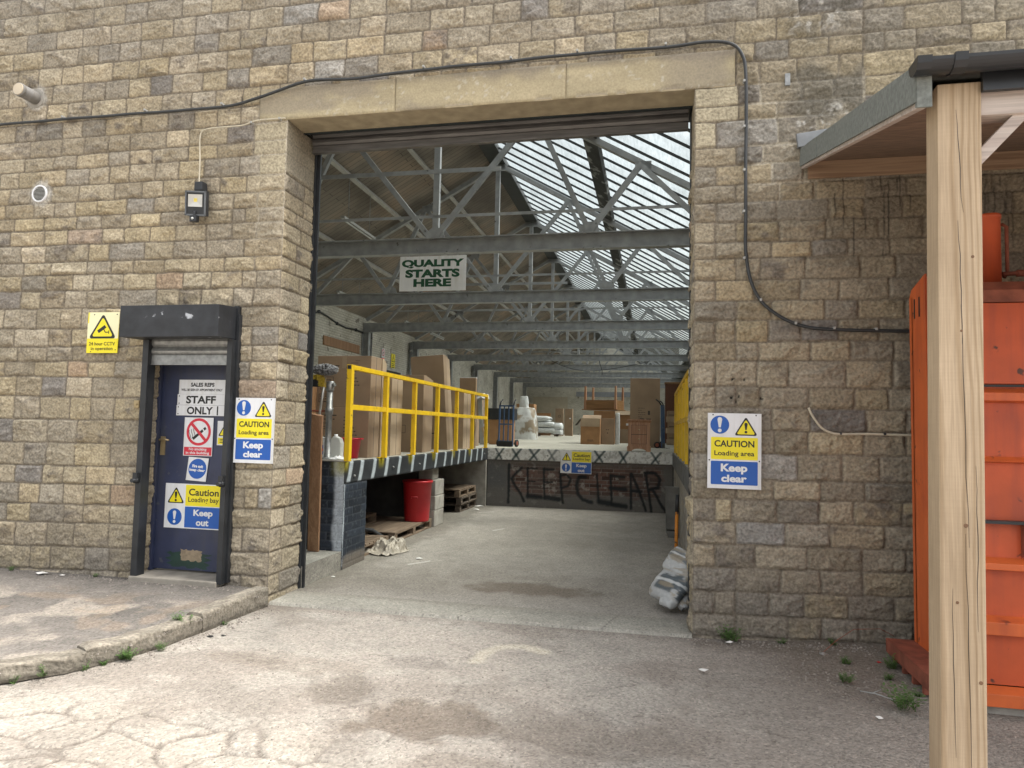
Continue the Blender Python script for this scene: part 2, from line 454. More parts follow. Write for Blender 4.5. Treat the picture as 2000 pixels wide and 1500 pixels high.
class MB:
    """Collects shapes given in world coordinates; build() links them as one mesh object."""
    def __init__(self):
        self.v = []; self.f = []; self.s = []
    def add(self, vs, fs, smooth=False):
        n = len(self.v)
        self.v.extend([tuple(p) for p in vs])
        for f in fs:
            self.f.append([i + n for i in f]); self.s.append(smooth)
        return self
    def box(self, a, b):
        x0, y0, z0 = (min(p, q) for p, q in zip(a, b)); x1, y1, z1 = (max(p, q) for p, q in zip(a, b))
        vs = [(x0, y0, z0), (x1, y0, z0), (x1, y1, z0), (x0, y1, z0), (x0, y0, z1), (x1, y0, z1), (x1, y1, z1), (x0, y1, z1)]
        return self.add(vs, [(0, 3, 2, 1), (4, 5, 6, 7), (0, 1, 5, 4), (1, 2, 6, 5), (2, 3, 7, 6), (3, 0, 4, 7)])
    def obox(self, c, ax, ay, az, h):
        c = Vector(c); ax, ay, az = Vector(ax).normalized() * h[0], Vector(ay).normalized() * h[1], Vector(az).normalized() * h[2]
        vs = [c + ax * i + ay * j + az * k for k in (-1, 1) for i, j in ((-1, -1), (1, -1), (1, 1), (-1, 1))]
        return self.add(vs, [(0, 3, 2, 1), (4, 5, 6, 7), (0, 1, 5, 4), (1, 2, 6, 5), (2, 3, 7, 6), (3, 0, 4, 7)])
    def bar(self, p, q, w, h, up=(0, 0, 1)):
        p, q = Vector(p), Vector(q); d = (q - p)
        u = Vector(up)
        s = d.cross(u)
        if s.length < 1e-6: s = d.cross(Vector((1, 0, 0)))
        s.normalize(); u = s.cross(d).normalized()
        return self.obox((p + q) / 2, d, s, u, (d.length / 2, w / 2, h / 2))
    def angle(self, p, q, a, t, up=(0, 0, 1)):
        """An L-section from p to q."""
        p, q = Vector(p), Vector(q); d = (q - p)
        s = d.cross(Vector(up)); s.normalize(); u = s.cross(d).normalized()
        self.obox((p + q) / 2, d, s, u, (d.length / 2, t / 2, a / 2))
        return self.obox((p + q) / 2 + s * (a / 2 + t / 2) - u * (a / 2 - t / 2), d, s, u, (d.length / 2, a / 2, t / 2))
    def tube(self, pts, r, n=10, smooth=True):
        pts = [Vector(p) for p in pts]
        rs = r if isinstance(r, (list, tuple)) else [r] * len(pts)
        vs = []; prev = None
        for i, p in enumerate(pts):
            d = (pts[min(i + 1, len(pts) - 1)] - pts[max(i - 1, 0)]).normalized()
            ref = prev if prev is not None else (Vector((0, 0, 1)) if abs(d.z) < .9 else Vector((1, 0, 0)))
            s = d.cross(ref)
            if s.length < 1e-4: s = d.cross(Vector((1, .3, 0)))
            s.normalize(); u = s.cross(d).normalized(); prev = u
            vs += [p + (s * math.cos(2 * math.pi * k / n) + u * math.sin(2 * math.pi * k / n)) * rs[i] for k in range(n)]
        fs = [(i * n + k, i * n + (k + 1) % n, (i + 1) * n + (k + 1) % n, (i + 1) * n + k) for i in range(len(pts) - 1) for k in range(n)]
        self.add(vs, fs, smooth)
        return self.add([], []) if False else self._caps(len(vs), n)
    def _caps(self, tot, n):
        b = len(self.v) - tot
        self.f.append([b + k for k in range(n)][::-1]); self.s.append(False)
        self.f.append([b + tot - n + k for k in range(n)]); self.s.append(False)
        return self
    def lathe(self, prof, c, n=24, axis=(0, 0, 1), cap=True):
        c = Vector(c); a = Vector(axis).normalized()
        s = a.cross(Vector((0, 0, 1)) if abs(a.z) < .9 else Vector((1, 0, 0))).normalized(); u = a.cross(s)
        vs = [c + a * z + (s * math.cos(2 * math.pi * k / n) + u * math.sin(2 * math.pi * k / n)) * r for r, z in prof for k in range(n)]
        m = len(prof)
        fs = [(i * n + k, i * n + (k + 1) % n, (i + 1) * n + (k + 1) % n, (i + 1) * n + k) for i in range(m - 1) for k in range(n)]
        self.add(vs, fs, True)
        if cap: self._caps(len(vs), n)
        return self
    def prism(self, poly, o, u, v, w):
        """poly (2D) in the plane o + a*u + b*v, pushed out by the vector w."""
        o, u, v, w = Vector(o), Vector(u), Vector(v), Vector(w)
        n = len(poly)
        vs = [o + u * a + v * b for a, b in poly] + [o + u * a + v * b + w for a, b in poly]
        fs = [list(range(n))[::-1], list(range(n, 2 * n))] + [(i, (i + 1) % n, n + (i + 1) % n, n + i) for i in range(n)]
        return self.add(vs, fs)
    def build(self, name, mat, parent=None, bevel=0, smooth=False):
        me = bpy.data.meshes.new(name)
        off = Vector((0, 0, 0)); p = parent
        while p is not None:
            off = off + p.location; p = p.parent
        me.from_pydata([(Vector(q) - off)[:] for q in self.v], [], self.f)
        me.polygons.foreach_set('use_smooth', [bool(s or smooth) for s in self.s])
        bm = bmesh.new(); bm.from_mesh(me)
        bmesh.ops.recalc_face_normals(bm, faces=bm.faces)
        if bevel:
            es = [e for e in bm.edges if len(e.link_faces) == 2 and e.calc_face_angle(0) > .6]
            if es:
                bmesh.ops.bevel(bm, geom=es, offset=bevel, segments=2, profile=.6, affect='EDGES', clamp_overlap=True)
        bm.to_mesh(me); bm.free()
        me.materials.append(mat)
        o = bpy.data.objects.new(name, me)
        COL.objects.link(o)
        if parent is not None: o.parent = parent
        return o

def grid_obj(name, P, C, faces, mat, parent=None, smooth=True):
    """P (n,3) vertices, C (n,3) own colours, faces (m,4)."""
    used = np.unique(faces)
    remap = np.full(len(P), -1, np.int64); remap[used] = np.arange(len(used))
    P = P[used]; C = C[used]; faces = remap[faces]
    me = bpy.data.meshes.new(name)
    me.vertices.add(len(P)); me.vertices.foreach_set('co', P.astype(np.float32).ravel())
    me.loops.add(faces.size); me.loops.foreach_set('vertex_index', faces.astype(np.int32).ravel())
    me.polygons.add(len(faces))
    me.polygons.foreach_set('loop_start', np.arange(0, faces.size, 4, dtype=np.int32))
    me.polygons.foreach_set('use_smooth', np.full(len(faces), smooth))
    at = me.attributes.new('Col', 'FLOAT_COLOR', 'POINT')
    at.data.foreach_set('color', np.concatenate([np.clip(C, 0, 1), np.ones((len(C), 1))], 1).astype(np.float32).ravel())
    me.update(calc_edges=True); me.validate()
    me.materials.append(mat)
    o = bpy.data.objects.new(name, me)
    COL.objects.link(o)
    if parent is not None: o.parent = parent
    return o

def gfaces(nu, nv, mask=None, flip=False):
    i = np.arange(nu * nv).reshape(nu, nv)
    f = np.stack([i[:-1, :-1], i[1:, :-1], i[1:, 1:], i[:-1, 1:]], -1)
    if flip: f = f[..., ::-1]
    return f[mask] if mask is not None else f.reshape(-1, 4)

def axis_pts(a, b, step, keys=()):
    x = np.linspace(a, b, max(2, int(round((b - a) / step)) + 1))
    for k in keys:
        if a < k < b:
            x = x[np.abs(x - k) > step * .45]; x = np.sort(np.append(x, k))
    return x

def copy_tree(o, parent=None, loc=None, rz=None, label=None):
    c = o.copy(); COL.objects.link(c)
    if parent is not None: c.parent = parent
    if loc is not None: c.location = loc
    if rz is not None: c.rotation_euler = (0, 0, rz)
    if label: c['label'] = label
    for ch in list(o.children):
        copy_tree(ch, c)
    return c

# ------------------------------------------------------------------ stone front wall
W = 3.70          # width of the bay opening
ZL, ZT = 4.448, 4.759   # lintel underside and top
LX0, LX1 = -.296, 4.02  # lintel ends
DX0, DX1, DZ = -1.36, -.44, 2.45   # staff door opening
WALL_T = .55
LC = [-.62, -.42, -.22, -.02, .165, .381, .607, .785, .978, 1.153, 1.373, 1.595, 1.817, 2.01, 2.164, 2.312, 2.492, 2.688, 2.865, 3.026, 3.158, 3.331,
      3.484, 3.617, 3.771, 3.936, 4.112, 4.253, 4.43, 4.603, 4.797, 4.992, 5.183, 5.375, 5.568, 5.772]
RC = [-.35, -.17, .024, .191, .37, .554, .731, .909, 1.087, 1.239, 1.442, 1.623, 1.804, 1.97, 2.178, 2.333, 2.505, 2.661, 2.831, 3.009, 3.142, 3.309,
      3.473, 3.616, 3.784, 3.937, 4.158, 4.286, 4.449, 4.643, 4.807, 5.002, 5.19, 5.38, 5.57, 5.77]
while LC[-1] < 10.3:
    LC.append(LC[-1] + .195); RC.append(RC[-1] + .195)
LC, RC = np.array(LC), np.array(RC)
NC = len(LC) - 1

PAL = np.array([(.415, .338, .215), (.385, .315, .208), (.345, .288, .20), (.435, .35, .225), (.305, .262, .195), (.405, .298, .195), (.25, .218, .175), (.36, .325, .265)])
PALP_L = np.array([.34, .29, .15, .13, .04, .025, .02, .005])
PALP_R = np.array([.20, .32, .29, .06, .08, .01, .015, .025])

def masonry(U, V, zl, joints, course_of, seed, smooth_fn=None, soft_edges=()):
    """Rock-faced coursed stones over the points (U,V): outward height in m, colour, mortar mask."""
    rs = np.random.RandomState(seed)
    h = np.zeros(U.shape); col = np.zeros(U.shape + (3,)); mort = np.zeros(U.shape)
    Uw = U + (fbm(U * 9, V * 9, 2, seed) - .5) * .016
    Vw = V + (fbm(U * 7 + 50, V * 9, 2, seed + 3) - .5) * .014
    n1 = fbm(U * 11, V * 16, 5, seed + 11)
    n2 = fbm(U * 30, V * 38, 3, seed + 13)
    n3 = fbm(U * 4.2 + 9, V * 5, 4, seed + 17)
    rid = 1 - np.abs(fbm(U * 5.5 + n1 * .8, V * 11 + n2 * .4, 3, seed + 19) - .5) * 2
    n4 = fbm(U * 7 + .5 * n1, V * 13 + .6 * n2, 3, seed + 23); n5 = fbm(U * 17, V * 24, 3, seed + 29)
    crease = np.clip(.05 - np.abs(n4 - .5), 0, 1) / .05; crease2 = np.clip(.06 - np.abs(n5 - .5), 0, 1) / .06
    c = course_of
    for i in range(NC):
        sel = c == i
        if not sel.any(): continue
        u, v = Uw[sel], Vw[sel]
        J = joints[i]
        k = np.clip(np.searchsorted(J, u) - 1, 0, len(J) - 2)
        nst = len(J) - 1
        zb, zt = zl[0][sel], zl[1][sel]
        du = np.minimum(u - J[k], J[k + 1] - u); dv = np.minimum(v - zb, zt - v)
        r = .018
        both = (du < r) & (dv < r)
        d = np.minimum(du, dv)
        d = np.where(both, r - np.hypot(np.maximum(r - du, 0), np.maximum(r - dv, 0)), d)
        P = rs.rand(nst, 24)
        p = P[k]
        uc = (J[k] + J[k + 1]) / 2; wd = (J[k + 1] - J[k]) / 2; vc = (zb + zt) / 2
        xu, yv = u - uc, v - vc
        f = np.full(u.shape, 9.0)
        for q in range(4):
            ang = p[:, 3 * q] * 6.283
            sl = .05 + .42 * p[:, 3 * q + 1]
            f = np.minimum(f, .012 + .016 * p[:, 3 * q + 2] + sl * (xu * np.cos(ang) * .6 + yv * np.sin(ang)) + (n1[sel] - .5) * .018)
        A = .5 + .8 * p[:, 20]
        f = np.clip(f, .001, .05) * A
        f = f + (n1[sel] - .5) * .020 + (n2[sel] - .5) * .009 - .014 * np.clip(rid[sel] - .88, 0, 1) / .12 * (p[:, 21] > .45) - .013 * crease[sel] * (p[:, 16] > .25) - .006 * crease2[sel] + .010 * np.floor(3 * n4[sel] + p[:, 15]) * .4
        mw_ = .0045 + .003 * n3[sel]
        hh = np.maximum(f, .002) * sstep(mw_, mw_ + .017, d) - .012 * (1 - sstep(mw_ * .5, mw_ + .003, d))
        sm = np.zeros(u.shape, bool)
        ptype_L = np.searchsorted(np.cumsum(PALP_L), np.clip(p[:, 22], 0, .999))
        ptype_R = np.searchsorted(np.cumsum(PALP_R), np.clip(p[:, 22], 0, .999))
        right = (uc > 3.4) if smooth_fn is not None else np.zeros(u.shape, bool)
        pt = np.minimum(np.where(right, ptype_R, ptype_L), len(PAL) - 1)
        cc = PAL[pt] * np.array([.90, .94, 1.03]) * np.where(right, .86, 1.0)[:, None] * (.84 + .30 * p[:, 23])[:, None]  # right-hand stones also darkened: canopy-side shade put into the colour
        cc = cc * (.66 + .46 * n3[sel] + .36 * n2[sel] * .6)[:, None]
        gv = cc.mean(1, keepdims=True); cc = gv + (cc - gv) * (.82 + .34 * p[:, 17])[:, None]
        soot = .62 * sstep(.46, .72, n3[sel] * .55 + n1[sel] * .45) * (p[:, 19] > .72) + .35 * sstep(.55, .75, n1[sel]) * (p[:, 18] > .6)
        cc = mixc(cc, (.14, .122, .105), np.clip(soot, 0, .8))
        if smooth_fn is not None:
            sm = smooth_fn(uc, vc)
            hh = np.where(sm, (.006 + .002 * n2[sel]) * sstep(mw_, mw_ + .006, d) - .008 * (1 - sstep(mw_ * .5, mw_ + .003, d)), hh)
            cc = np.where(sm[:, None], np.array([.40, .35, .25]) * (.85 + .3 * n3[sel])[:, None], cc)
        m = 1 - sstep(mw_ * .7, mw_ + .004, d)
        h[sel] = hh; col[sel] = cc; mort[sel] = m
    return h, col, mort

def joints_for(n, a, b, seed, keys=None, lo=.23, hi=.42):
    rs = np.random.RandomState(seed)
    out = []
    for i in range(n):
        j = [a - rs.rand() * .3]
        while j[-1] < b + .1:
            j.append(j[-1] + lo + (hi - lo) * rs.rand() ** 1.3)
        j = np.array(j)
        for k in (keys(i) if keys else ()):
            j = j[np.abs(j - k) > .13]; j = np.sort(np.append(j, k))
        out.append(j)
    return out

def front_keys(i):
    zc = (LC[i] + LC[i + 1]) / 2
    k = []
    if zc < ZL:
        k += [0., W]
        q = .28 if i % 2 else .40
        k += [-q, W + (.17 if i % 2 else .33)]
    if zc < DZ: k += [DX0, DX1]
    if zc > 4.1 and zc < 4.45: k = [0., W, -.27, W + .25, W + .345, -.345]
    if zc > 4.44 and zc < 4.77: k += [LX0 - .005, LX1 + .005]
    if zc > 3.9: k += [5.0]
    return k

xs = np.concatenate([np.arange(-12, -3.75, .07), axis_pts(-3.75, 6.4, .0105, (DX0, DX1, LX0, 0, W, LX1)), np.arange(6.47, 14, .07)])
zs = np.concatenate([axis_pts(-.3, 6.12, .0105, (DZ, ZL, ZT)), np.arange(6.2, 10.0, .08)])
U, V = np.meshgrid(xs, zs, indexing='ij')
tx = np.clip((xs + 1.8) / 6.2, -.3, 1.25)
course = np.zeros(U.shape, int); zb = np.zeros(U.shape); zt = np.zeros(U.shape)
Vq = V + (fbm(U * 7 + 50, V * 9, 2, 5 + 3) - .5) * .014
for i, t in enumerate(tx):
    Z = LC * (1 - t) + RC * t
    k = np.clip(np.searchsorted(Z, Vq[i]) - 1, 0, NC - 1)
    course[i] = k; zb[i] = Z[k]; zt[i] = Z[k + 1]
smooth_fn = lambda u, v: (v > 3.93) & (v < ZL) & (((u > -.28) & (u < 0)) | ((u > W) & (u < W + .26)))
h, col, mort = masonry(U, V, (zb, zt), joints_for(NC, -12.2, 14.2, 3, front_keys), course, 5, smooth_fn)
h = np.where(h > 0, h * .82, h * .9)
# wall colour: mortar, soot, pale re-pointing, lime splashes, painted canopy shade, tar drips
n_big = fbm(U * .55, V * .7, 4, 71)
n_f = fbm(U * 22, V * 22, 4, 73)
mcol = np.array([.20, .17, .13]) * (.75 + .5 * n_f)[..., None]
pale = (sstep(4.05, 4.2, U) * (1 - sstep(4.95, 5.1, U)) * sstep(3.35, 3.6, V) * (1 - sstep(4.35, 4.6, V)) * .9
        + sstep(-.42, -.25, U) * (1 - sstep(0, .02, U)) * sstep(2.9, 3.5, V) * (1 - sstep(4.5, 4.7, V)) * .8)
mcol = mixc(mcol, (.50, .45, .36), np.clip(pale, 0, 1) * sstep(.3, .55, n_f + .15))
col = col * (1 - mort[..., None]) + mcol * mort[..., None]
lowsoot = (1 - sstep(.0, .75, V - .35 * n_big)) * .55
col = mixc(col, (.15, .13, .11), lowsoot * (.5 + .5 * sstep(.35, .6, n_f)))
grey = sstep(4.55, 6.0, V + .8 * (n_big - .5) - .15 * (U + 3) * 0) * .42
col = mixc(col, (.245, .235, .215), grey)
spl = sstep(4.35, 4.55, U) * (1 - sstep(4.98, 5.0, U)) * sstep(3.7, 4.1, V)
col = mixc(col, (.13, .12, .10), spl * sstep(.42, .6, fbm(U * 2.3, V * 3, 3, 79)) * .75)
col = mixc(col, (.50, .48, .44), .7 * spl * sstep(.58, .72, n_f) * sstep(.48, .66, fbm(U * 3, V * 2, 3, 83)))
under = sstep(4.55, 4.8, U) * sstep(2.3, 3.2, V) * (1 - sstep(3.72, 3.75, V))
col = mixc(col, (.16, .135, .10), under * .4)  # canopy shade painted on the stones below the deck
rs_ = np.random.RandomState(9)
for _ in range(44):
    dx, top, ln = 4.75 + rs_.rand() * 2.2, 3.68 - rs_.rand() * .35, .1 + .5 * rs_.rand() ** 2
    wob = dx + .012 * (vnoise(V * 9, V * 0 + dx * 40, 3) - .5)
    m = (1 - sstep(.002, .007, np.abs(U - wob))) * sstep(top - ln - .04, top - ln + .1, V) * (V < top)
    col = mixc(col, (.045, .04, .035), m * .78)
for gx, gz, r in ((-2.712, 3.864, .17), (-2.84, 4.87, .16)):
    m = 1 - sstep(r * .55, r, np.hypot(U - gx, V - gz) + .08 * (n_f - .5))
    col = mixc(col, (.47, .45, .41), m * .7); h = h * (1 - m) + .008 * m
col = mixc(col, (.10, .085, .06), (1 - sstep(.0, .02, np.hypot((U - 4.02), V - 2.02) + .03 * (n_f - .5))) * .6)
for px, pz in ((4.0, 2.03), (4.09, 2.03), (3.99, 1.88), (4.05, 1.89), (4.03, 1.85), (4.22, 1.88)):
    m = (np.hypot(U - px, V - pz) < .009) * 1.0
    col = mixc(col, (.01, .01, .01), m); h = h - .012 * m
# the faces return to the plain arris at the edges of the openings
edge = np.full(U.shape, 9.0)
inz = V < ZL + .001
edge = np.where(inz, np.minimum(edge, np.minimum(np.abs(U), np.abs(U - W))), edge)
edge = np.where(V < DZ, np.minimum(edge, np.minimum(np.abs(U - DX0), np.abs(U - DX1))), edge)
h = h * sstep(0, .022, edge)
h = np.where((np.abs(U - (LX0 + LX1) / 2) < (LX1 - LX0) / 2 + .012) & (V > ZL - .012) & (V < ZT + .012), np.minimum(h, .002), h)
uc_, vc_ = (U[:-1, :-1] + U[1:, 1:]) / 2, (V[:-1, :-1] + V[1:, 1:]) / 2
hole = ((uc_ > 0) & (uc_ < W) & (vc_ < ZL)) | ((uc_ > LX0) & (uc_ < LX1) & (vc_ > ZL) & (vc_ < ZT)) | ((uc_ > DX0) & (uc_ < DX1) & (vc_ < DZ))
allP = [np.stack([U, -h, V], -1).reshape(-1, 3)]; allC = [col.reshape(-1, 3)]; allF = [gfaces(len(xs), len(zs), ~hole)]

def reveal(x, sgn, y0, y1, z0, z1, seed):
    """A jamb face at X = x looking along sgn*X."""
    ys = axis_pts(y0, y1, .0105); z_ = axis_pts(z0, z1, .0105)
    A, B = np.meshgrid(ys, z_, indexing='ij')
    t = np.clip((x + 1.8) / 6.2, -.3, 1.25)
    Z = LC * (1 - t) + RC * t
    Bq = B + (fbm(A * 7 + 50, B * 9, 2, seed + 3) - .5) * .014
    k = np.clip(np.searchsorted(Z, Bq) - 1, 0, NC - 1)
    jj = []
    rs = np.random.RandomState(seed)
    for i in range(NC):
        mid = .18 + .2 * rs.rand()
        zc = Z[i]
        jj.append(np.array([-.4, mid, .9]) if (y1 > .3 and zc < 3.9) else np.array([-.4, .9]))
    hh, cc, mm = masonry(A, B, (Z[k], Z[k + 1]), jj, k, seed)
    cc = mixc(cc, (.17, .14, .10), mm)
    up = sstep(3.9, 4.05, B)
    cc = mixc(cc, (.30, .265, .20), up * .7)
    cc = mixc(cc, (.16, .14, .115), (1 - sstep(0, .7, B)) * .45)
    hh = hh * (1 - up * .85) * sstep(0, .022, A - y0) * .8
    n0 = sum(len(p) for p in allP)
    allP.append(np.stack([x + sgn * hh, A, B], -1).reshape(-1, 3)); allC.append(cc.reshape(-1, 3))
    allF.append(gfaces(len(ys), len(z_), flip=sgn < 0)[:, ::1] + n0)

reveal(0, 1, 0, WALL_T, -.1, ZL, 21)
reveal(W, -1, 0, WALL_T, -.1, ZL, 22)
reveal(DX0, 1, 0, .24, .0, DZ, 23)
reveal(DX1, -1, 0, .24, .0, DZ, 24)
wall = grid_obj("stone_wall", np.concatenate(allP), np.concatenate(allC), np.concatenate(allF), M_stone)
prop(wall, "tall front wall of rock-faced buff sandstone courses around the loading bay opening", "wall")
# inner leaf (closes the wall's back) and the lintel
ib = MB()
for a, b in (((-12, WALL_T, -.3), (DX0 - .0, WALL_T + .02, 10)), ((DX0, WALL_T, DZ), (DX1, WALL_T + .02, 10)), ((DX1, WALL_T, -.3), (0, WALL_T + .02, 10)),
             ((0, WALL_T, ZT), (W, WALL_T + .02, 10)), ((W, WALL_T, -.3), (14, WALL_T + .02, 10)), ((-12, .02, 9.95), (14, WALL_T, 10))):
    ib.box(a, b)
ib.build("inner_leaf", M_brickB, wall)
lint = thing("door_lintel", "long smooth yellow sandstone lintel spanning the top of the bay opening", "lintel", ((LX0 + LX1) / 2, 0, ZL))
rsl = np.random.RandomState(4)
for a, b in ((LX0, 1.06), (1.064, 2.62), (2.624, LX1)):
    us = axis_pts(a, b, .012); vs_ = axis_pts(ZL, ZT, .012)
    A, B = np.meshgrid(us, vs_, indexing='ij')
    e = np.minimum(np.minimum(A - a, b - A), np.minimum(B - ZL, ZT - B))
    n = fbm(A * 6, B * 14, 4, 31); nf = fbm(A * 30, B * 30, 3, 33)
    hh = .012 + .003 * (n - .5) - .010 * (1 - sstep(0, .012, e))
    chip = (1 - sstep(0, .045, B - ZL)) * sstep(.52, .62, fbm(A * 7, A * 0 + a, 3, 35))
    hh = hh - .022 * chip
    cc = np.array([.41, .35, .23]) * (.82 + .36 * fbm(A * 2.2, B * 9, 4, 37))[..., None]
    cc = mixc(cc, (.17, .15, .12), (sstep(ZT - .09, ZT, B + .05 * (n - .5)) * .55))
    cc = mixc(cc, (.26, .225, .175), sstep(3.3, 3.6, A) * (1 - sstep(3.9, 4.0, A)) * .6)
    cc = mixc(cc, (.57, .54, .47), np.clip(chip, 0, 1) * .7)
    cc = mixc(cc, (.55, .52, .45), sstep(.68, .74, nf) * sstep(.5, .6, fbm(A * 3, B * 5, 2, 39)) * .4)
    cc = mixc(cc, (.24, .21, .17), sstep(.46, .66, fbm(A * 1.6, B * 5, 4, 43)) * .6)
    P_ = np.stack([A, -hh, B], -1).reshape(-1, 3) - np.array([(LX0 + LX1) / 2, 0, ZL])
    o = grid_obj("lintel_stone", P_, cc.reshape(-1, 3), gfaces(len(us), len(vs_)), M_smooth, lint)
mb = MB().box((LX0, .004, ZL), (LX1, .30, ZT)); mb.build("lintel_core", mk("lintel_soffit", (.36, .30, .20), .9, 0, .2, 8, .2, 50), lint)

# ------------------------------------------------------------------ ground, pavement, kerb, bay floor
def heightfield(name, xs, ys, zf, cf, mat, kind='structure', mask=None):
    A, B = np.meshgrid(xs, ys, indexing='ij')
    Z = zf(A, B); C = cf(A, B)
    mk_ = mask((A[:-1, :-1] + A[1:, 1:]) / 2, (B[:-1, :-1] + B[1:, 1:]) / 2) if mask else None
    o = grid_obj(name, np.stack([A, B, Z], -1).reshape(-1, 3), C.reshape(-1, 3), gfaces(len(xs), len(ys), mk_), mat)
    return prop(o, kind=kind)

def ground_z(x, y):
    n = fbm(x * 1.3, y * 1.3, 4, 101)
    near = sstep(-9, -6, y) * (1 - sstep(9, 11, x)) * sstep(-9, -7, x)
    rise = .06 * sstep(3.7, 5.2, x) * sstep(-1.3, -.1, y)
    z = -.014 + near * ((n - .5) * .035 + (fbm(x * 9, y * 9, 3, 103) - .5) * .008) * sstep(0, .35, -y) + rise
    for px, py, rx, ry, d in ((2.15, -2.0, .42, .24, .022), (1.55, -1.75, .22, .25, .014), (3.05, -1.95, .5, .25, .012), (1.9, -1.1, .22, .12, .012)):
        q = np.hypot((x - px) / rx, (y - py) / ry) + .5 * (fbm(x * 6, y * 6, 3, 107) - .5)
        z = z - d * (1 - sstep(.6, 1.05, q))
    f1, f2, _ = worley(x * 2.6 + .75 * fbm(x * 3.3, y * 3.3, 4, 5), y * 3.7 + .75 * fbm(x * 3.1 + 7, y * 3.1, 4, 6), 111)
    isl = crack_zone(x, y)
    z = z - .012 * isl * (1 - sstep(.02, .12, f2 - f1))
    return z

def crack_zone(x, y):
    return sstep(-2.05, -2.5, y + .0) * (1 - sstep(1.5, 2.1, x + .5 * (fbm(x * 2, y * 2, 2, 113) - .5)))

def ground_c(x, y):
    n = fbm(x * 1.1, y * 1.4, 5, 121); nf = fbm(x * 7, y * 7, 4, 123); nb = fbm(x * 2.6, y * 3.2, 4, 125)
    c = np.array([.34, .312, .272]) * (.78 + .44 * n)[..., None] * (.86 + .28 * nf)[..., None]
    c = mixc(c, (.375, .335, .29), sstep(.44, .62, nb) * .55)
    c = mixc(c, (.19, .16, .135), sstep(.52, .68, fbm(x * 1.7 + 40, y * 2.1, 4, 127)) * .4)
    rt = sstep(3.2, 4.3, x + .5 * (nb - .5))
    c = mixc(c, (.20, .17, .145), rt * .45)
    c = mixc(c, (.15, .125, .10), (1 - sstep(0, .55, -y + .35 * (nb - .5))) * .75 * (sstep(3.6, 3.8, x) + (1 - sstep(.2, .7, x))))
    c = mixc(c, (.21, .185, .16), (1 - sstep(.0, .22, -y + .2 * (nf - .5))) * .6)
    dirt = sstep(4.05, 4.5, x) * (1 - sstep(.4, 1.5, -y + .5 * (nb - .5)))
    c = mixc(c, (.155, .13, .10), dirt * .6)
    for px, py, rx, ry, s, k in ((2.15, -2.0, .46, .27, .8, (.16, .125, .095)), (1.55, -1.75, .24, .28, .75, (.165, .14, .115)), (3.05, -1.95, .55, .28, .6, (.21, .18, .15)),
                                 (1.9, -1.15, .3, .16, .6, (.20, .18, .16)), (1.0, -1.35, .5, .2, .45, (.2, .165, .13)), (2.7, -2.5, .5, .15, .5, (.17, .14, .11))):
        q = np.hypot((x - px) / rx, (y - py) / ry) + 1.3 * (fbm(x * 5, y * 5, 5, 129) - .5)
        c = mixc(c, k, s * .8 * (1 - sstep(.65, 1.1, q)))
    f1, f2, cid = worley(x * 2.6 + .75 * fbm(x * 3.3, y * 3.3, 4, 5), y * 3.7 + .75 * fbm(x * 3.1 + 7, y * 3.1, 4, 6), 111)
    isl = crack_zone(x, y)
    c = mixc(c, (.41, .37, .31), isl * sstep(.3, .7, cid * .6 + .4 * nb) * .45)
    c = mixc(c, (.19, .165, .14), isl * (1 - sstep(.02, .05 + .16 * nb * nb, f2 - f1)) * (.8 + .3 * nf))
    f1, f2, _ = worley(x * 1.4 + .5 * nb, y * 1.4 + .5 * nf, 131)
    c = mixc(c, (.15, .13, .11), (1 - sstep(.0, .012, f2 - f1)) * .7 * sstep(.40, .55, n))
    # pale chalky smear
    d = seg_dist(x, y, [(2.19, -.98), (2.21, -.80), (2.30, -.63), (2.45, -.58), (2.62, -.68)])
    c = mixc(c, (.52, .47, .38), (1 - sstep(.02, .075, d + .04 * (nf - .5))) * .75)
    pk = sstep(-2.2, -3.2, y) * sstep(2.0, 3.0, x)
    c = mixc(c, (.34, .24, .20), pk * sstep(.45, .6, nb) * .5)
    return c

gx = np.concatenate([[-400, -120, -40, -16], np.arange(-9, -1.05, .3), axis_pts(-1.0, 6.2, .014), np.arange(6.5, 12, .3), [20, 60, 160, 420]])
gy = np.concatenate([[-420, -150, -50, -18], np.arange(-10, -4.0, .3), axis_pts(-3.9, .06, .014)])
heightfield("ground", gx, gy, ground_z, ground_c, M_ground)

KERB = [(.07, -.10), (.045, -.5), (.03, -.95), (.01, -1.25), (-.08, -1.6), (-.25, -1.93), (-.47, -2.18), (-.95, -2.55), (-1.8, -2.95), (-3.2, -3.3), (-6, -3.6), (-12, -3.8)]
def kerb_x(y):
    k = sorted([(b, a) for a, b in KERB])
    return np.interp(y, [q[0] for q in k], [q[1] for q in k])

def pave_z(x, y):
    return .122 - .012 * (1 - sstep(.03, .3, kerb_x(y) - x)) - .055 * np.clip((-y - .9) / 1.2, 0, 1) * sstep(-6, 0, x) + (fbm(x * 2.2, y * 2.2, 4, 141) - .5) * .018 * sstep(0, .3, -y) + (fbm(x * 11, y * 11, 3, 143) - .5) * .007

def pave_c(x, y):
    n = fbm(x * 1.5, y * 1.9, 5, 145); nf = fbm(x * 8, y * 8, 4, 147)
    c = np.array([.178, .162, .145]) * (.7 + .6 * n)[..., None] * (.82 + .36 * nf)[..., None]
    c = mixc(c, (.36, .32, .27), sstep(.5, .64, fbm(x * 2.5, y * 3, 4, 149)) * sstep(.3, .9, -y) * .75)
    c = mixc(c, (.42, .30, .19), sstep(.62, .70, fbm(x * 3 + 9, y * 3, 4, 151)) * sstep(.3, .8, -y) * .2)
    c = mixc(c, (.10, .09, .08), (1 - sstep(.05, .4, -y + .3 * (nf - .5))) * .55)
    return c

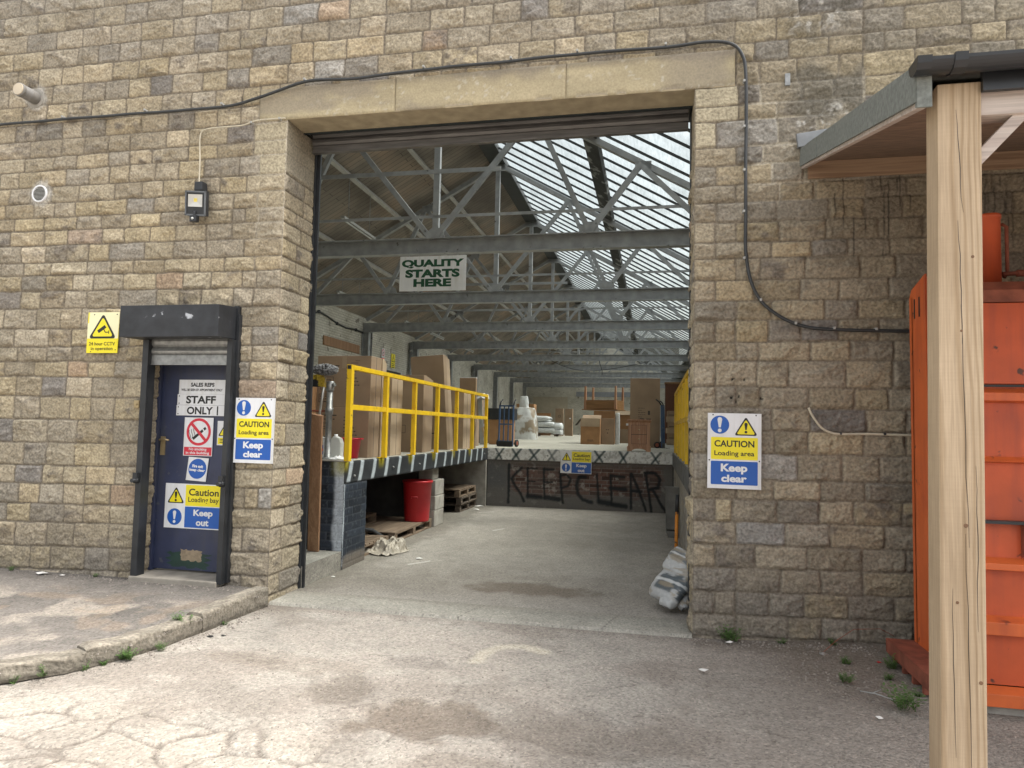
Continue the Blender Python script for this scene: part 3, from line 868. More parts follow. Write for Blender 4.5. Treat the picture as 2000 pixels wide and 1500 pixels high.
px_ = np.concatenate([np.arange(-12, -3.65, .12), axis_pts(-3.6, .0, .014)])
heightfield("pavement", px_, axis_pts(-3.8, .03, .014), pave_z, pave_c, M_ground,
            mask=lambda a, b: a < kerb_x(b) - .035)
pts = []
for (ax, ay), (bx, by) in zip(KERB[:-1], KERB[1:]):
    n = max(1, int(round(math.hypot(bx - ax, by - ay) / .03)))
    pts += [(ax + (bx - ax) * i / n, ay + (by - ay) * i / n) for i in range(n)]
pts = [p for p in pts if p[0] > -6]
prof = [(.002, -.06), (-.002, .15), (.0, .4), (.002, .7), (.004, .90), (.010, .985), (.022, 1.0), (.05, 1.01), (.09, 1.01), (.135, 1.0), (.150, .93), (.152, -.06)]
kP, kC, kF = [], [], []
rk = random.Random(12)
i0 = 0; blk = 0
while i0 < len(pts) - 4:
    ln_ = 28 if blk == 0 else rk.choice((22, 26, 30, 19))
    i1 = min(i0 + ln_, len(pts) - 1)
    yy = pts[i0][1]
    hA = .165 if blk == 0 else max(.075, .122 - .03 * min(1.5, -yy - 1.0)) + rk.uniform(-.008, .008)
    hB = hA - (.012 if blk == 0 else rk.uniform(-.008, .012)); off = rk.uniform(-.010, .010); tone = rk.uniform(.85, 1.1)
    base = len(kP); rows = list(range(i0, i1 + 1))
    rows = [rows[0]] + rows + [rows[-1]]
    for r_, i in enumerate(rows):
        x, y = pts[i]; a_ = pts[max(0, i - 1)]; b_ = pts[min(len(pts) - 1, i + 1)]
        dx, dy = b_[0] - a_[0], b_[1] - a_[1]; l = math.hypot(dx, dy); nx, ny = dy / l, -dx / l
        cap = r_ in (0, len(rows) - 1); t_ = (r_ - 1) / max(1, len(rows) - 3); top = hA + (hB - hA) * t_
        worn = .012 * float(vnoise(np.array(x * 6.), np.array(y * 6.), 17)) + (.018 if r_ in (1, len(rows) - 2) else 0) * rk.random()
        for dpt, hz in prof:
            w = (float(vnoise(np.array(x * 16 + dpt * 50), np.array(y * 16 + hz * 4), 7)) - .5) * .012
            hz2 = -.06 if cap else hz * top - (worn if hz > .8 else 0)
            d2 = dpt + off + w if not cap else .075 + off
            kP.append((x + nx * d2, y + ny * d2, hz2 + (w * .6 if hz > .5 else 0)))
            g = (.62 + .6 * float(vnoise(np.array(x * 11 + dpt * 30), np.array(y * 11 + hz * 6), 9))) * tone
            kC.append(tuple(np.array([.255, .228, .185]) * g * (.55 if hz < .2 else (.78 if hz < .9 else 1.05))))  # face and foot darker than the top: shading painted into the kerb
    kF.append(gfaces(len(rows), len(prof)) + base)
    i0 = i1; blk += 1
kerb = grid_obj("kerb", np.array(kP), np.array(kC), np.concatenate(kF), M_stone, None, False)
prop(kerb, kind='structure')

def floor_c(x, y):
    n = fbm(x * 1.2, y * 1.0, 5, 161); nf = fbm(x * 7, y * 6, 4, 163)
    c = np.array([.295, .272, .24]) * (.74 + .52 * n)[..., None] * (.86 + .28 * nf)[..., None]
    c = mixc(c, (.17, .145, .115), sstep(.1, 1.0, y) * (1 - sstep(1.1, 2.6, y + .6 * (nf - .5))) * .38)
    q = np.hypot((x - 2.15) / .75, (y - 1.15) / .3) + .9 * (nf - .5)
    c = mixc(c, (.12, .09, .065), (1 - sstep(.5, 1.1, q)) * .6)
    c = mixc(c, (.15, .135, .11), (1 - sstep(.0, .35, x - .05 + .3 * (nf - .5))) * .6)
    for pts_, w in (([(.62, 2.0), (.78, 2.25)], .03), ([(.95, 4.9), (1.05, 5.15)], .03), ([(.15, 7.0), (.4, 7.3)], .02)):
        c = mixc(c, (.58, .56, .52), (1 - sstep(w * .4, w, seg_dist(x, y, pts_) + .02 * (nf - .5))) * .7)
    return c
heightfield("bay_floor", axis_pts(-2.5, 3.78, .02), axis_pts(.3, 8.3, .02), lambda x, y: .0 + (fbm(x * 2, y * 2, 3, 165) - .5) * .006, floor_c, M_conc)
def thr_c(x, y):
    n = fbm(x * 2, y * 4, 4, 171); nf = fbm(x * 12, y * 12, 3, 173)
    c = np.array([.30, .285, .245]) * (.8 + .4 * n)[..., None] * (.9 + .2 * nf)[..., None]
    for jx in (.62, 1.83, 3.02):
        c = mixc(c, (.10, .09, .08), (1 - sstep(.0, .008, np.abs(x - jx - .25 * (y - .1) - .03 * (fbm(y * 9, y * 0 + jx, 2, 5) - .5)))) * .8)
    return mixc(c, (.2, .175, .145), sstep(.2, .45, y + .2 * (nf - .5)) * .5)
tz = lambda x, y: np.where(y < -.035, -.06, .012 + (fbm(x * 3, y * 3, 3, 175) - .5) * .004) - .006 * sstep(.3, .42, y)
heightfield("threshold", axis_pts(.04, W - .004, .014), np.concatenate([[-.046, -.044], axis_pts(-.034, .43, .014)]), tz, thr_c, M_conc)

# ------------------------------------------------------------------ the shed behind: floor, walls, roof
ZD = 1.192; DY = 8.25; BX0, BX1, BY1 = -7.05, 5.35, 51.2
def up_c(x, y):
    n = fbm(x * .8, y * .5, 5, 181); nf = fbm(x * 5, y * 4, 4, 183)
    return np.array([.36, .345, .295]) * (.75 + .5 * n)[..., None] * (.88 + .24 * nf)[..., None]
heightfield("upper_floor", axis_pts(BX0, BX1, .08), axis_pts(DY + .004, BY1, .08), lambda x, y: ZD + 0 * x, up_c, M_conc)
heightfield("dock_floor", axis_pts(BX0, .0, .06), axis_pts(1.45, DY - .004, .06), lambda x, y: ZD + 0 * x, up_c, M_conc)
heightfield("dock_floor", axis_pts(3.77, BX1, .06), axis_pts(.58, DY - .004, .06), lambda x, y: ZD + 0 * x, up_c, M_conc)

lw = MB().box((BX0 - .2, WALL_T + .03, -.1), (BX0, BY1, 5.6)).build("side_wall", M_brickL)
prop(lw, "long white-painted brick side wall behind the stacked boxes", "wall")
bw = MB().box((BX0, BY1, -.1), (BX1, BY1 + .2, 9.2)).build("end_wall", M_brickB)
prop(bw, "far white-painted brick end wall behind the wrapped mattresses", "wall")
rw = MB().box((BX1, WALL_T + .03, -.1), (BX1 + .2, BY1, 5.6)).build("side_wall", M_brickL)
prop(rw, "white-painted brick wall behind the column of flat cartons", "wall")

AX, AZ, SL = -.86, 8.93, .5635      # ridge X, ridge height, roof slope
roof = thing("shed_roof", "pitched shed roof with one dark boarded slope and one glazed slope", "roof", (AX, WALL_T, AZ))
def roof_z(x): return AZ + .10 - SL * abs(x - AX)
xl, xr = BX0 - .25, BX1 + .25
MB().add([(xl, WALL_T + .03, roof_z(xl)), (AX, WALL_T + .03, roof_z(AX)), (AX, BY1 + .2, roof_z(AX)), (xl, BY1 + .2, roof_z(xl)),
          (xl, WALL_T + .03, roof_z(xl) + .06), (AX, WALL_T + .03, roof_z(AX) + .06), (AX, BY1 + .2, roof_z(AX) + .06), (xl, BY1 + .2, roof_z(xl) + .06)],
         [(0, 3, 2, 1), (4, 5, 6, 7), (0, 1, 5, 4), (1, 2, 6, 5), (2, 3, 7, 6), (3, 0, 4, 7)]).build("roof_boards", M_boards, roof)
gl = MB()
gx0 = AX + .22
gl.add([(gx0, WALL_T + .03, roof_z(gx0) + .03), (xr, WALL_T + .03, roof_z(xr) + .03), (xr, BY1, roof_z(xr) + .03), (gx0, BY1, roof_z(gx0) + .03)], [(0, 1, 2, 3)])
gl.build("roof_glazing", M_glass, roof)
gb = MB()
y = WALL_T + .3
while y < BY1 - .3:
    gb.bar((gx0, y, roof_z(gx0) + .005), (xr, y, roof_z(xr) + .005), .034, .042)
    y += .62
gb.build("glazing_bars", M_darksteel, roof)
MB().bar((AX, WALL_T + .03, AZ - .02), (AX, BY1, AZ - .02), .42, .16).build("ridge_gutter", M_darksteel, roof)
pv = AX + 3.02
MB().obox((pv, (WALL_T + BY1) / 2, roof_z(pv) - .10), (1, 0, -SL), (0, 1, 0), (SL, 0, 1), (.17, (BY1 - WALL_T) / 2 - .1, .05)).build("glazing_purlin", M_mottled, roof)
for d in (1.45, 2.75, 4.3):
    px = AX - d
    MB().obox((px, (WALL_T + BY1) / 2, roof_z(px) - .08), (1, 0, SL), (0, 1, 0), (-SL, 0, 1), (.045, (BY1 - WALL_T) / 2 - .1, .06)).build("purlin", M_rafterwhite, roof)
px = BX1 - .15
MB().box((px - .25, WALL_T + .05, 5.34), (px + .14, BY1, 5.48)).build("eaves_gutter", M_darksteel, roof)

# steel roof trusses, nine along the shed
Y1, SP, ZB, HB = 7.09, 5.2834, 5.0, .318
def truss(label):
    t = thing("roof_truss", label, "roof truss", (AX, Y1, ZB), "steel roof trusses along the shed")
    y = Y1
    b = MB()
    b.box((BX0 + .02, y - .008, ZB + .02), (BX1 - .05, y + .008, ZB + HB - .02))
    b.box((BX0 + .02, y - .085, ZB), (BX1 - .05, y + .085, ZB + .02))
    b.box((BX0 + .02, y - .085, ZB + HB - .02), (BX1 - .05, y + .085, ZB + HB))
    b.build("bottom_beam", M_truss, t)
    rz = lambda x: AZ - .08 - SL * abs(x - AX)
    zt_ = ZB + HB
    for s in (-1, 1):
        MB().bar((AX, y, rz(AX)), (AX + s * 6.05, y, rz(AX + s * 6.05)), .12, .11).build("rafter", M_truss, t)
    MB().bar((AX, y - .01, zt_), (AX, y - .01, AZ - .1), .12, .10, (0, 1, 0)).build("king_post", M_truss, t)
    for s in (-1, 1):
        for a, c in (((0, zt_), (2.0, 0)), ((3.03, zt_), (2.0, 0)), ((3.03, zt_), (4.02, 0)), ((5.2, zt_), (4.02, 0))):
            xa, xc = AX + s * (a[0] + .05), AX + s * c[0]
            MB().angle((xa, y - .03, a[1]), (xc, y - .03, rz(xc) - .02), .085, .016, (0, 1, 0)).build("strut", M_truss, t)
    MB().bar((AX - 5.3, y - .05, 5.74), (AX + 5.3, y - .05, 5.74), .02, .055).build("tie_bar", M_truss, t)
    MB().bar((AX - 3.85, y - .06, 6.66), (AX + 1.3, y - .06, 6.64), .02, .085).build("collar_bar", M_truss, t)
    for x in (-3.03, 0, 3.03):
        g = MB().prism([(-.2, 0), (.2, 0), (.16, .13), (.06, .2), (-.06, .2), (-.16, .13)], (AX + x, y - .055, zt_), (1, 0, 0), (0, 0, 1), (0, .014, 0))
        for q in (-.13, 0, .13):
            g.lathe([(.016, 0), (.016, .045)], (AX + x + q, y - .05, zt_ + .02), 6, (0, 0, -1))
        g.build("gusset_plate", M_truss, t)
    for x in (-4.02, -2.0, 2.0, 4.02):
        MB().prism([(-.15, -.12), (.15, -.12), (.15, .04), (-.15, .04)], (AX + x, y - .06, rz(AX + x)), (1, 0, 0), (0, 0, 1), (0, .014, 0)).build("gusset_plate", M_truss, t)
    MB().prism([(-.2, -.2), (.2, -.2), (.2, 0), (0, .1), (-.2, 0)], (AX, y - .06, AZ - .08), (1, 0, 0), (0, 0, 1), (0, .014, 0)).build("gusset_plate", M_truss, t)
    return t
ORD = ["first", "second", "third", "fourth", "fifth", "sixth", "seventh", "eighth", "ninth"]
t0 = truss("grey steel roof truss with the white lettered sign hanging from its beam")
for k in range(1, 9):
    copy_tree(t0, None, (AX, Y1 + k * SP, ZB), None, "grey steel roof truss, the %s one back from the bay opening" % ORD[k])
# columns on the side wall
def column():
    y = Y1 + 2 * SP
    t = thing("steel_column", "grey steel column beside the bare timber board on the white wall", "column", (BX0 + .15, y, ZD), "steel columns on the side wall")
    b = MB()
    b.box((BX0 + .03, y - .008, ZD), (BX0 + .27, y + .008, ZB))
    b.box((BX0 + .02, y - .1, ZD), (BX0 + .04, y + .1, ZB)); b.box((BX0 + .26, y - .1, ZD), (BX0 + .28, y + .1, ZB))
    b.build("column_shaft", M_truss, t)
    MB().box((BX0 - .0, y - .14, ZD), (BX0 + .34, y + .14, ZD + .025)).build("base_plate", M_truss, t)
    MB().box((BX0 - .0, y - .14, ZB - .022), (BX0 + .36, y + .14, ZB - .002)).build("cap_plate", M_truss, t)
    return t
c0 = column()
for k in range(3, 9):
    copy_tree(c0, None, (BX0 + .15, Y1 + k * SP, ZD), None, "grey steel column under the end of the %s roof truss" % ORD[k])
for y, lab in ((Y1 + 3 * SP - .5, "round grey downpipe on the white wall beside the column behind the tall flat cartons"),
               (Y1 + 5 * SP - .5, "round grey downpipe on the white wall farther back, above the rail end"),
               (Y1 + 2 * SP + .55, "thin grey downpipe close behind the column by the timber board")):
    r = .085 if y > Y1 + 2.7 * SP else .035
    t = thing("downpipe", lab, "pipe", (BX0 + .12, y, ZD), "downpipes on the side wall")
    MB().tube([(BX0 + .12, y, ZD + .01), (BX0 + .12, y, 5.2)], r, 14).build("pipe_run", M_galv, t)
    m = MB()
    for z in (2.2, 3.6, 4.8):
        m.lathe([(r + .015, 0), (r + .015, .1)], (BX0 + .12, y, z), 14)
    m.build("pipe_collar", M_galv, t)

# ------------------------------------------------------------------ loading dock
dock = thing("loading_dock", "raised concrete loading dock with striped edges and spray painted brick face", "loading dock", (1.88, DY, 0))

def panel(name, o, u, v, nrm, lu, lv, step, fn, mat, parent):
    """Painted face: fn(a, b) gives (height, colour) over the panel."""
    A, B = np.meshgrid(axis_pts(0, lu, step), axis_pts(0, lv, step), indexing='ij')
    hh, cc = fn(A, B)
    o_, u_, v_, n_ = (np.array(q, float) for q in (o, u, v, nrm))
    P = o_ + A[..., None] * u_ + B[..., None] * v_ + hh[..., None] * n_
    off = np.zeros(3); p = parent
    while p is not None:
        off = off + np.array(p.location); p = p.parent
    fl = np.dot(np.cross(u_, v_), n_) < 0
    return grid_obj(name, (P - off).reshape(-1, 3), cc.reshape(-1, 3), gfaces(*A.shape, flip=fl), mat, parent)

def brick_pattern(a, b, bw=.235, bh=.085, seed=0):
    r = np.floor(b / bh); sh = (r % 2) * bw * .5
    cidx = np.floor((a + sh) / bw)
    fa = (a + sh) / bw - cidx; fb = b / bh - r
    d = np.minimum(np.minimum(fa, 1 - fa) * bw, np.minimum(fb, 1 - fb) * bh)
    return d, _h(cidx, r, seed)

# side edge: black with white sprayed stripes (runs along Y at X = .02)
STR = [1.58, 1.88, 2.26, 2.68, 3.14, 3.67, 4.21, 4.75, 5.23, 5.64, 6.05, 6.47, 6.89, 7.34, 7.75]
def side_edge(a, b):
    y = a + 1.45
    n = fbm(y * 4, b * 8, 4, 201); nf = fbm(y * 25, b * 25, 3, 203)
    c = np.array([.028, .031, .034]) * (.6 + .9 * n)[..., None]
    for s in STR:
        x = np.abs(y - (s + .055 - (.25 - b) * .30) + .03 * (fbm(b * 6, b * 0 + s, 2, 5) - .5))
        m = (1 - sstep(.03, .062, x)) * (.65 + .35 * nf) * sstep(-.01, .03, b + .02 * (n - .5))
        c = mixc(c, (.44, .49, .52), np.clip(m, 0, 1))
    for yy in (1.47, 2.52, 3.59, 4.65, 5.74, 6.81):
        m = (1 - sstep(.03, .12, np.abs(y - yy))) * sstep(.10, .25, b) * .8
        c = mixc(c, (.45, .38, .01), m)
    e = np.minimum(b, .25 - b)
    return .004 * (n - .5) - .012 * (1 - sstep(0, .014, e)), c
panel("side_edge", (.02, 1.45, .942), (0, 1, 0), (0, 0, 1), (1, 0, 0), DY - 1.45, .25, .014, side_edge, M_paintwall, dock)
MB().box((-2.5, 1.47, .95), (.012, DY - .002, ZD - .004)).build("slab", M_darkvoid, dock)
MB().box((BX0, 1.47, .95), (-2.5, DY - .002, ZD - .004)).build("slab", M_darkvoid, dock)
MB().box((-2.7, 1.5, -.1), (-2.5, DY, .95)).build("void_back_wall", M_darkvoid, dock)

# black painted brick end of the dock, white sprayed corner
def black_brick(along_y):
    def fn(a, b):
        d, r = brick_pattern(a + (.1 if along_y else .4), b + .03, .235, .088, 3 if along_y else 4)
        n = fbm(a * 5, b * 5, 4, 211); nf = fbm(a * 30, b * 30, 3, 213)
        m = sstep(.002, .007, d)
        c = np.array([.020, .026, .036]) * (.6 + .8 * r)[..., None] * (.7 + .6 * n)[..., None]
        c = mixc(c, (.06, .065, .075), (1 - m) * .7)
        x = a if along_y else (1.9 - a)
        w = 1 - sstep(.085, .14, x + .07 * (n - .5))
        if along_y: w = 1 - sstep(.008, .035, x + .03 * (n - .5))
        c = mixc(c, (.50, .55, .60), w * (.55 + .45 * nf) * (1 - .8 * (1 - sstep(.0, .03, np.abs(b - .13)))) * sstep(.02, .06, b))
        c = mixc(c, (.17, .145, .12), (1 - sstep(.1, .2, b + .1 * (n - .5))) * (1 - w) * .8)
        c = mixc(c, (.35, .31, .02), sstep(.98, 1.12, b) * (1 - sstep(.02, .2, x)) * .7)
        c = mixc(c, (.1, .11, .12), sstep(.68, .74, nf) * .4)
        return m * (.003 + .006 * nf * r) + .006 * (n - .5), c
    return fn
panel("black_brick_end", (-1.88, 1.45, 0), (1, 0, 0), (0, 0, 1), (0, -1, 0), 1.9, ZD - .004, .011, black_brick(False), M_paintwall, dock)
panel("black_brick_side", (.02, 1.45, 0), (0, 1, 0), (0, 0, 1), (1, 0, 0), .62, .945, .011, black_brick(True), M_paintwall, dock)
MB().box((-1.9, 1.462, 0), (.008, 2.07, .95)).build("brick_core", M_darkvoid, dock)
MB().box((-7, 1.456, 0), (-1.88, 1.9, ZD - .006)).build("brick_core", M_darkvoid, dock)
MB().box((-7, 1.43, ZD - .002), (.03, 1.52, ZD + .012)).build("edge_kerb", M_greycon, dock, .004)
pl = panel("low_plinth", (.02, .56, 0), (0, 1, 0), (0, 0, 1), (1, 0, 0), .88, .205, .013,
           lambda a, b: (.012 * (fbm(a * 5, b * 5, 4, 221) - .5), np.array([.25, .235, .205]) * (.6 + .7 * fbm(a * 6, b * 9, 4, 223))[..., None]), M_conc, dock)
panel("low_plinth_top", (-1.9, .56, .205), (1, 0, 0), (0, 1, 0), (0, 0, 1), 1.92, .89, .02,
      lambda a, b: (.006 * (fbm(a * 5, b * 5, 4, 225) - .5), np.array([.27, .26, .23]) * (.65 + .6 * fbm(a * 4, b * 4, 4, 227))[..., None]), M_conc, dock)
# block pier half way along
pr = MB()
for k, (z0, z1) in enumerate(((0, .26), (.265, .49), (.495, .74))):
    pr.box((-.36 - .0, 4.93 + .006 * k, z0), (-.035 + .006 * (k % 2), 5.42 - .006 * k, z1))
pr.box((-.34, 4.98, .745), (-.10, 5.30, .95))
pr.build("pier", M_greycon, dock, .014)
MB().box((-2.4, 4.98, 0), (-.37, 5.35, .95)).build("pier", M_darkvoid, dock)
MB().box((-2.4, 8.14, 0), (.01, 8.24, .95)).build("pier", M_greycon, dock)

# dock front facing the bay: white edge with sprayed crosses, brick below with KEEP CLEAR
XS = [(.26, 0), (.62, 0), (.99, 0), (1.36, 0), (2.32, 0), (2.80, 0), (3.43, 0)]
def front_edge(a, b):
    x = a + .02
    n = fbm(x * 3, b * 6, 4, 231); nf = fbm(x * 26, b * 26, 3, 233)
    c = np.array([.74, .75, .74]) * (.72 + .5 * n)[..., None]
    c = mixc(c, (.26, .25, .23), sstep(.55, .62, nf) * .45)
    c = mixc(c, (.2, .19, .17), (1 - sstep(0, .04, .24 - b)) * .25)
    for i, (cx, _) in enumerate(XS):
        w = .075 + .02 * ((i * 37) % 5) / 5
        for p in ([(cx - w, .23), (cx + w * .7, .02)], [(cx + w * 1.25, .235), (cx - w * .9, .01)]):
            m = 1 - sstep(.011, .034, seg_dist(x, b, p) + .016 * (n - .5))
            c = mixc(c, (.018, .045, .05), m * (.85 if i != 3 else .6))
    e = np.minimum(b, .24 - b)
    return .004 * (n - .5) - .012 * (1 - sstep(0, .012, e)), c
panel("front_edge", (.02, DY, .952), (1, 0, 0), (0, 0, 1), (0, -1, 0), 3.74, .24, .0125, front_edge, M_paintwall, dock)
GRAF = [  # spray strokes: K E E P C L E A R, (x, z) in metres
    ([(.47, .86), (.475, .5), (.47, .08)], .028), ([(.74, .80), (.60, .66), (.535, .57), (.56, .50), (.72, .28), (.80, .12)], .028),
    ([(.86, .80), (.87, .5), (.875, .22)], .024), ([(.87, .79), (1.06, .79)], .020), ([(.88, .53), (1.02, .53)], .016), ([(.88, .225), (1.15, .215)], .048),
    ([(1.20, .80), (1.205, .5), (1.225, .20)], .024), ([(1.20, .78), (1.40, .78)], .022), ([(1.21, .52), (1.38, .52)], .018), ([(1.24, .215), (1.52, .185)], .052),
    ([(1.535, .74), (1.56, .4), (1.60, .12)], .026), ([(1.55, .66), (1.66, .69), (1.75, .60), (1.70, .46), (1.58, .42)], .024),
    ([(2.05, .66), (1.92, .64), (1.87, .48), (1.91, .30), (2.0, .20), (2.18, .15)], .036),
    ([(2.28, .72), (2.30, .45), (2.325, .17)], .024), ([(2.34, .175), (2.56, .14)], .058),
    ([(2.555, .70), (2.57, .4), (2.58, .12)], .024), ([(2.56, .70), (2.82, .68)], .030), ([(2.56, .45), (2.84, .44)], .045), ([(2.6, .13), (2.86, .10)], .046),
    ([(2.95, .74), (2.955, .4), (2.96, .06)], .026), ([(2.97, .74), (3.12, .4), (3.25, .04)], .026), ([(2.97, .42), (3.14, .40)], .034),
    ([(3.24, .76), (3.30, .4), (3.355, .03)], .028), ([(3.22, .78), (3.42, .78), (3.52, .66), (3.48, .50), (3.30, .44)], .032), ([(3.40, .42), (3.52, .2), (3.64, .02)], .028)]
def brick_face(a, b):
    x = a + .02
    d, r = brick_pattern(a, b + .02, .235, .078, 12)
    n = fbm(x * 2.2, b * 3, 4, 241); nf = fbm(x * 22, b * 22, 4, 243)
    m = sstep(.002, .008, d)
    c = np.array([.125, .072, .06]) * (.55 + .8 * r)[..., None] * (.75 + .5 * nf)[..., None]
    c = np.where((m < .5)[..., None], np.array([.22, .20, .18]) * (.5 + .8 * nf)[..., None], c)
    rend = np.clip((1 - sstep(.20, .38, b + .35 * (n - .5))) + (1 - sstep(.35, .65, x + .35 * (n - .5))) + sstep(3.45, 3.7, x + .3 * (n - .5)), 0, 1)
    c = mixc(c, (.155, .15, .14), np.clip(rend + .25 * sstep(.5, .62, n), 0, 1) * .92)
    c = mixc(c, (.105, .11, .115), (1 - sstep(.3, .6, x + .2 * (n - .5))) * sstep(.3, .5, b) * .6)
    c = mixc(c, (.42, .40, .37), sstep(.68, .72, fbm(x * 9, b * 9, 4, 245)) * .5 * (1 - rend * .6))
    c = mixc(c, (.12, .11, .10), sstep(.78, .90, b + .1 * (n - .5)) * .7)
    for pts_, w in GRAF:
        q = 1 - sstep(w * .35, w * 1.6, seg_dist(x, b * 1.0, pts_) + .025 * (nf - .5))
        c = mixc(c, (.018, .022, .026), q * (.9 + .1 * nf))
    return m * (1 - rend) * .007 + .005 * (nf - .5) + .012 * rend * .6, c
panel("brick_face", (.02, DY + .025, 0), (1, 0, 0), (0, 0, 1), (0, -1, 0), 3.74, .95, .0125, brick_face, M_paintwall, dock)
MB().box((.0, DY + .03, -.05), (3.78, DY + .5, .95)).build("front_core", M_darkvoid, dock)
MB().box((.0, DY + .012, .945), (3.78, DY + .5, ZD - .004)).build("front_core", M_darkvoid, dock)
# right hand side of the bay: dark edge slab on grey blocks
panel("right_edge", (3.755, .58, .942), (0, 1, 0), (0, 0, 1), (-1, 0, 0), DY - .58, .25, .02,
      lambda a, b: (.005 * (fbm(a * 4, b * 8, 4, 251) - .5), np.array([.16, .165, .165]) * (.5 + .9 * fbm(a * 6, b * 12, 4, 253))[..., None]), M_paintwall, dock)
rb = MB()
yy = .58; k = 0
while yy < DY - .05:
    y2 = min(yy + .44, DY)
    for j in range(4):
        o_ = .22 if j % 2 else 0
        rb.box((3.775 + .003 * ((k + j) % 3), max(.58, yy + o_ - .22), j * .236), (3.99, min(DY, y2 + o_ - .22 - .008), j * .236 + .228))
    yy += .44; k += 1
rb.build("block_wall", M_greycon, dock, .004)
MB().box((3.77, .58, .948), (4.4, DY - .004, ZD - .004)).build("slab", M_greycon, dock)
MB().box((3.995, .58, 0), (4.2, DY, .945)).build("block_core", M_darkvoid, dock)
bl = MB()
for x, z in ((.22, 1.08), (1.28, 1.06), (2.44, 1.07), (3.5, 1.02)):
    bl.lathe([(.02, 0), (.018, .018), (.008, .03)], (x, DY - .002, z), 8, (0, -1, 0))
for y, z in ((3.95, 1.05), (2.9, 1.06), (7.9, 1.08), (1.7, 1.02)):
    bl.lathe([(.016, 0), (.014, .014), (.006, .022)], (.022, y, z), 8, (1, 0, 0))
bl.build("edge_bolts", M_galv, dock)

# ------------------------------------------------------------------ yellow guard rails
def rail(name, label, x, ys, z0, z1, mid, plates):
    t = thing(name, label, "guard rail", (x, ys[0], z0), "yellow guard rails either side of the bay")
    for i, y in enumerate(ys):
        w = .062 if i else .07
        MB().box((x - .03, y - w / 2, z0), (x + .03, y + w / 2, z1 - .055 if i else z1)).build("post", M_yellow, t, .004)
        if i and plates: MB().box((x - .07, y - .07, z0 - .003), (x - .031, y + .07, z0 + .008)).build("base_plate", M_yellow, t, .002)
    MB().box((x - .03, ys[0] + .036, z1 - .053), (x + .03, ys[-1] + .035, z1)).build("top_rail", M_yellow, t, .004)
    for a, b in zip(ys[:-1], ys[1:]):
        MB().box((x - .026, a + .036, mid - .03), (x + .026, b - .032, mid + .03)).build("middle_rail", M_yellow, t, .004)
    if plates:
        m = MB()
        for y in (ys[2], ys[4]):
            for z in (z1 - .09, mid + .1):
                m.box((x + .031, y - .05, z - .035), (x + .036, y - .015, z + .035))
        m.build("fixing_plates", M_yellow, t)
    return t
rl = rail("guard_rail", "yellow box section guard rail along the striped edge in front of the cartons", .052,
          [1.45, 2.515, 3.586, 4.652, 5.736, 6.813, 7.90], ZD + .004, 2.275, 1.80, True)
m = MB().box((.052 - .021, 1.4105, 2.225), (.052 + .021, 1.414, 2.267))
m.build("open_tube_end", M_blacksteel, rl)
rr = rail("guard_rail", "yellow guard rail seen end on beside the stone jamb with the sacks", 3.805, [2.42, 3.3, 4.2, 5.1, 6.0, 6.9, 7.9], ZD + .004, 2.34, 1.76, False)
m = MB()
for z in (2.30, 1.74):
    m.box((3.771, 2.36, z - .055), (3.84, 2.384, z + .055))
    m.lathe([(.018, 0), (.016, .02)], (3.80, 2.36, z), 8, (0, -1, 0))
m.build("end_brackets", M_blacksteel, rr)

# ------------------------------------------------------------------ signs
FONT_CACHE = {}
def text_shape(txt, bold=0.0, space=1.0):
    """Outline of a line of lettering as (verts, faces) normalised to its bounding box."""
    k = (txt, bold, space)
    if k in FONT_CACHE: return FONT_CACHE[k]
    cu = bpy.data.curves.new("lettering_curve", 'FONT')
    cu.body = txt; cu.size = 1; cu.offset = bold; cu.resolution_u = 4; cu.space_character = space
    ob = bpy.data.objects.new("lettering_curve", cu)
    COL.objects.link(ob)
    bpy.context.view_layer.update()
    dg = bpy.context.evaluated_depsgraph_get()
    me = bpy.data.meshes.new_from_object(ob.evaluated_get(dg))
    vs = np.array([v.co[:2] for v in me.vertices]); fs = [tuple(p.vertices) for p in me.polygons]
    bpy.data.objects.remove(ob); bpy.data.curves.remove(cu); bpy.data.meshes.remove(me)
    lo, hi = vs.min(0), vs.max(0)
    FONT_CACHE[k] = ((vs - lo) / (hi - lo), fs)
    return FONT_CACHE[k]

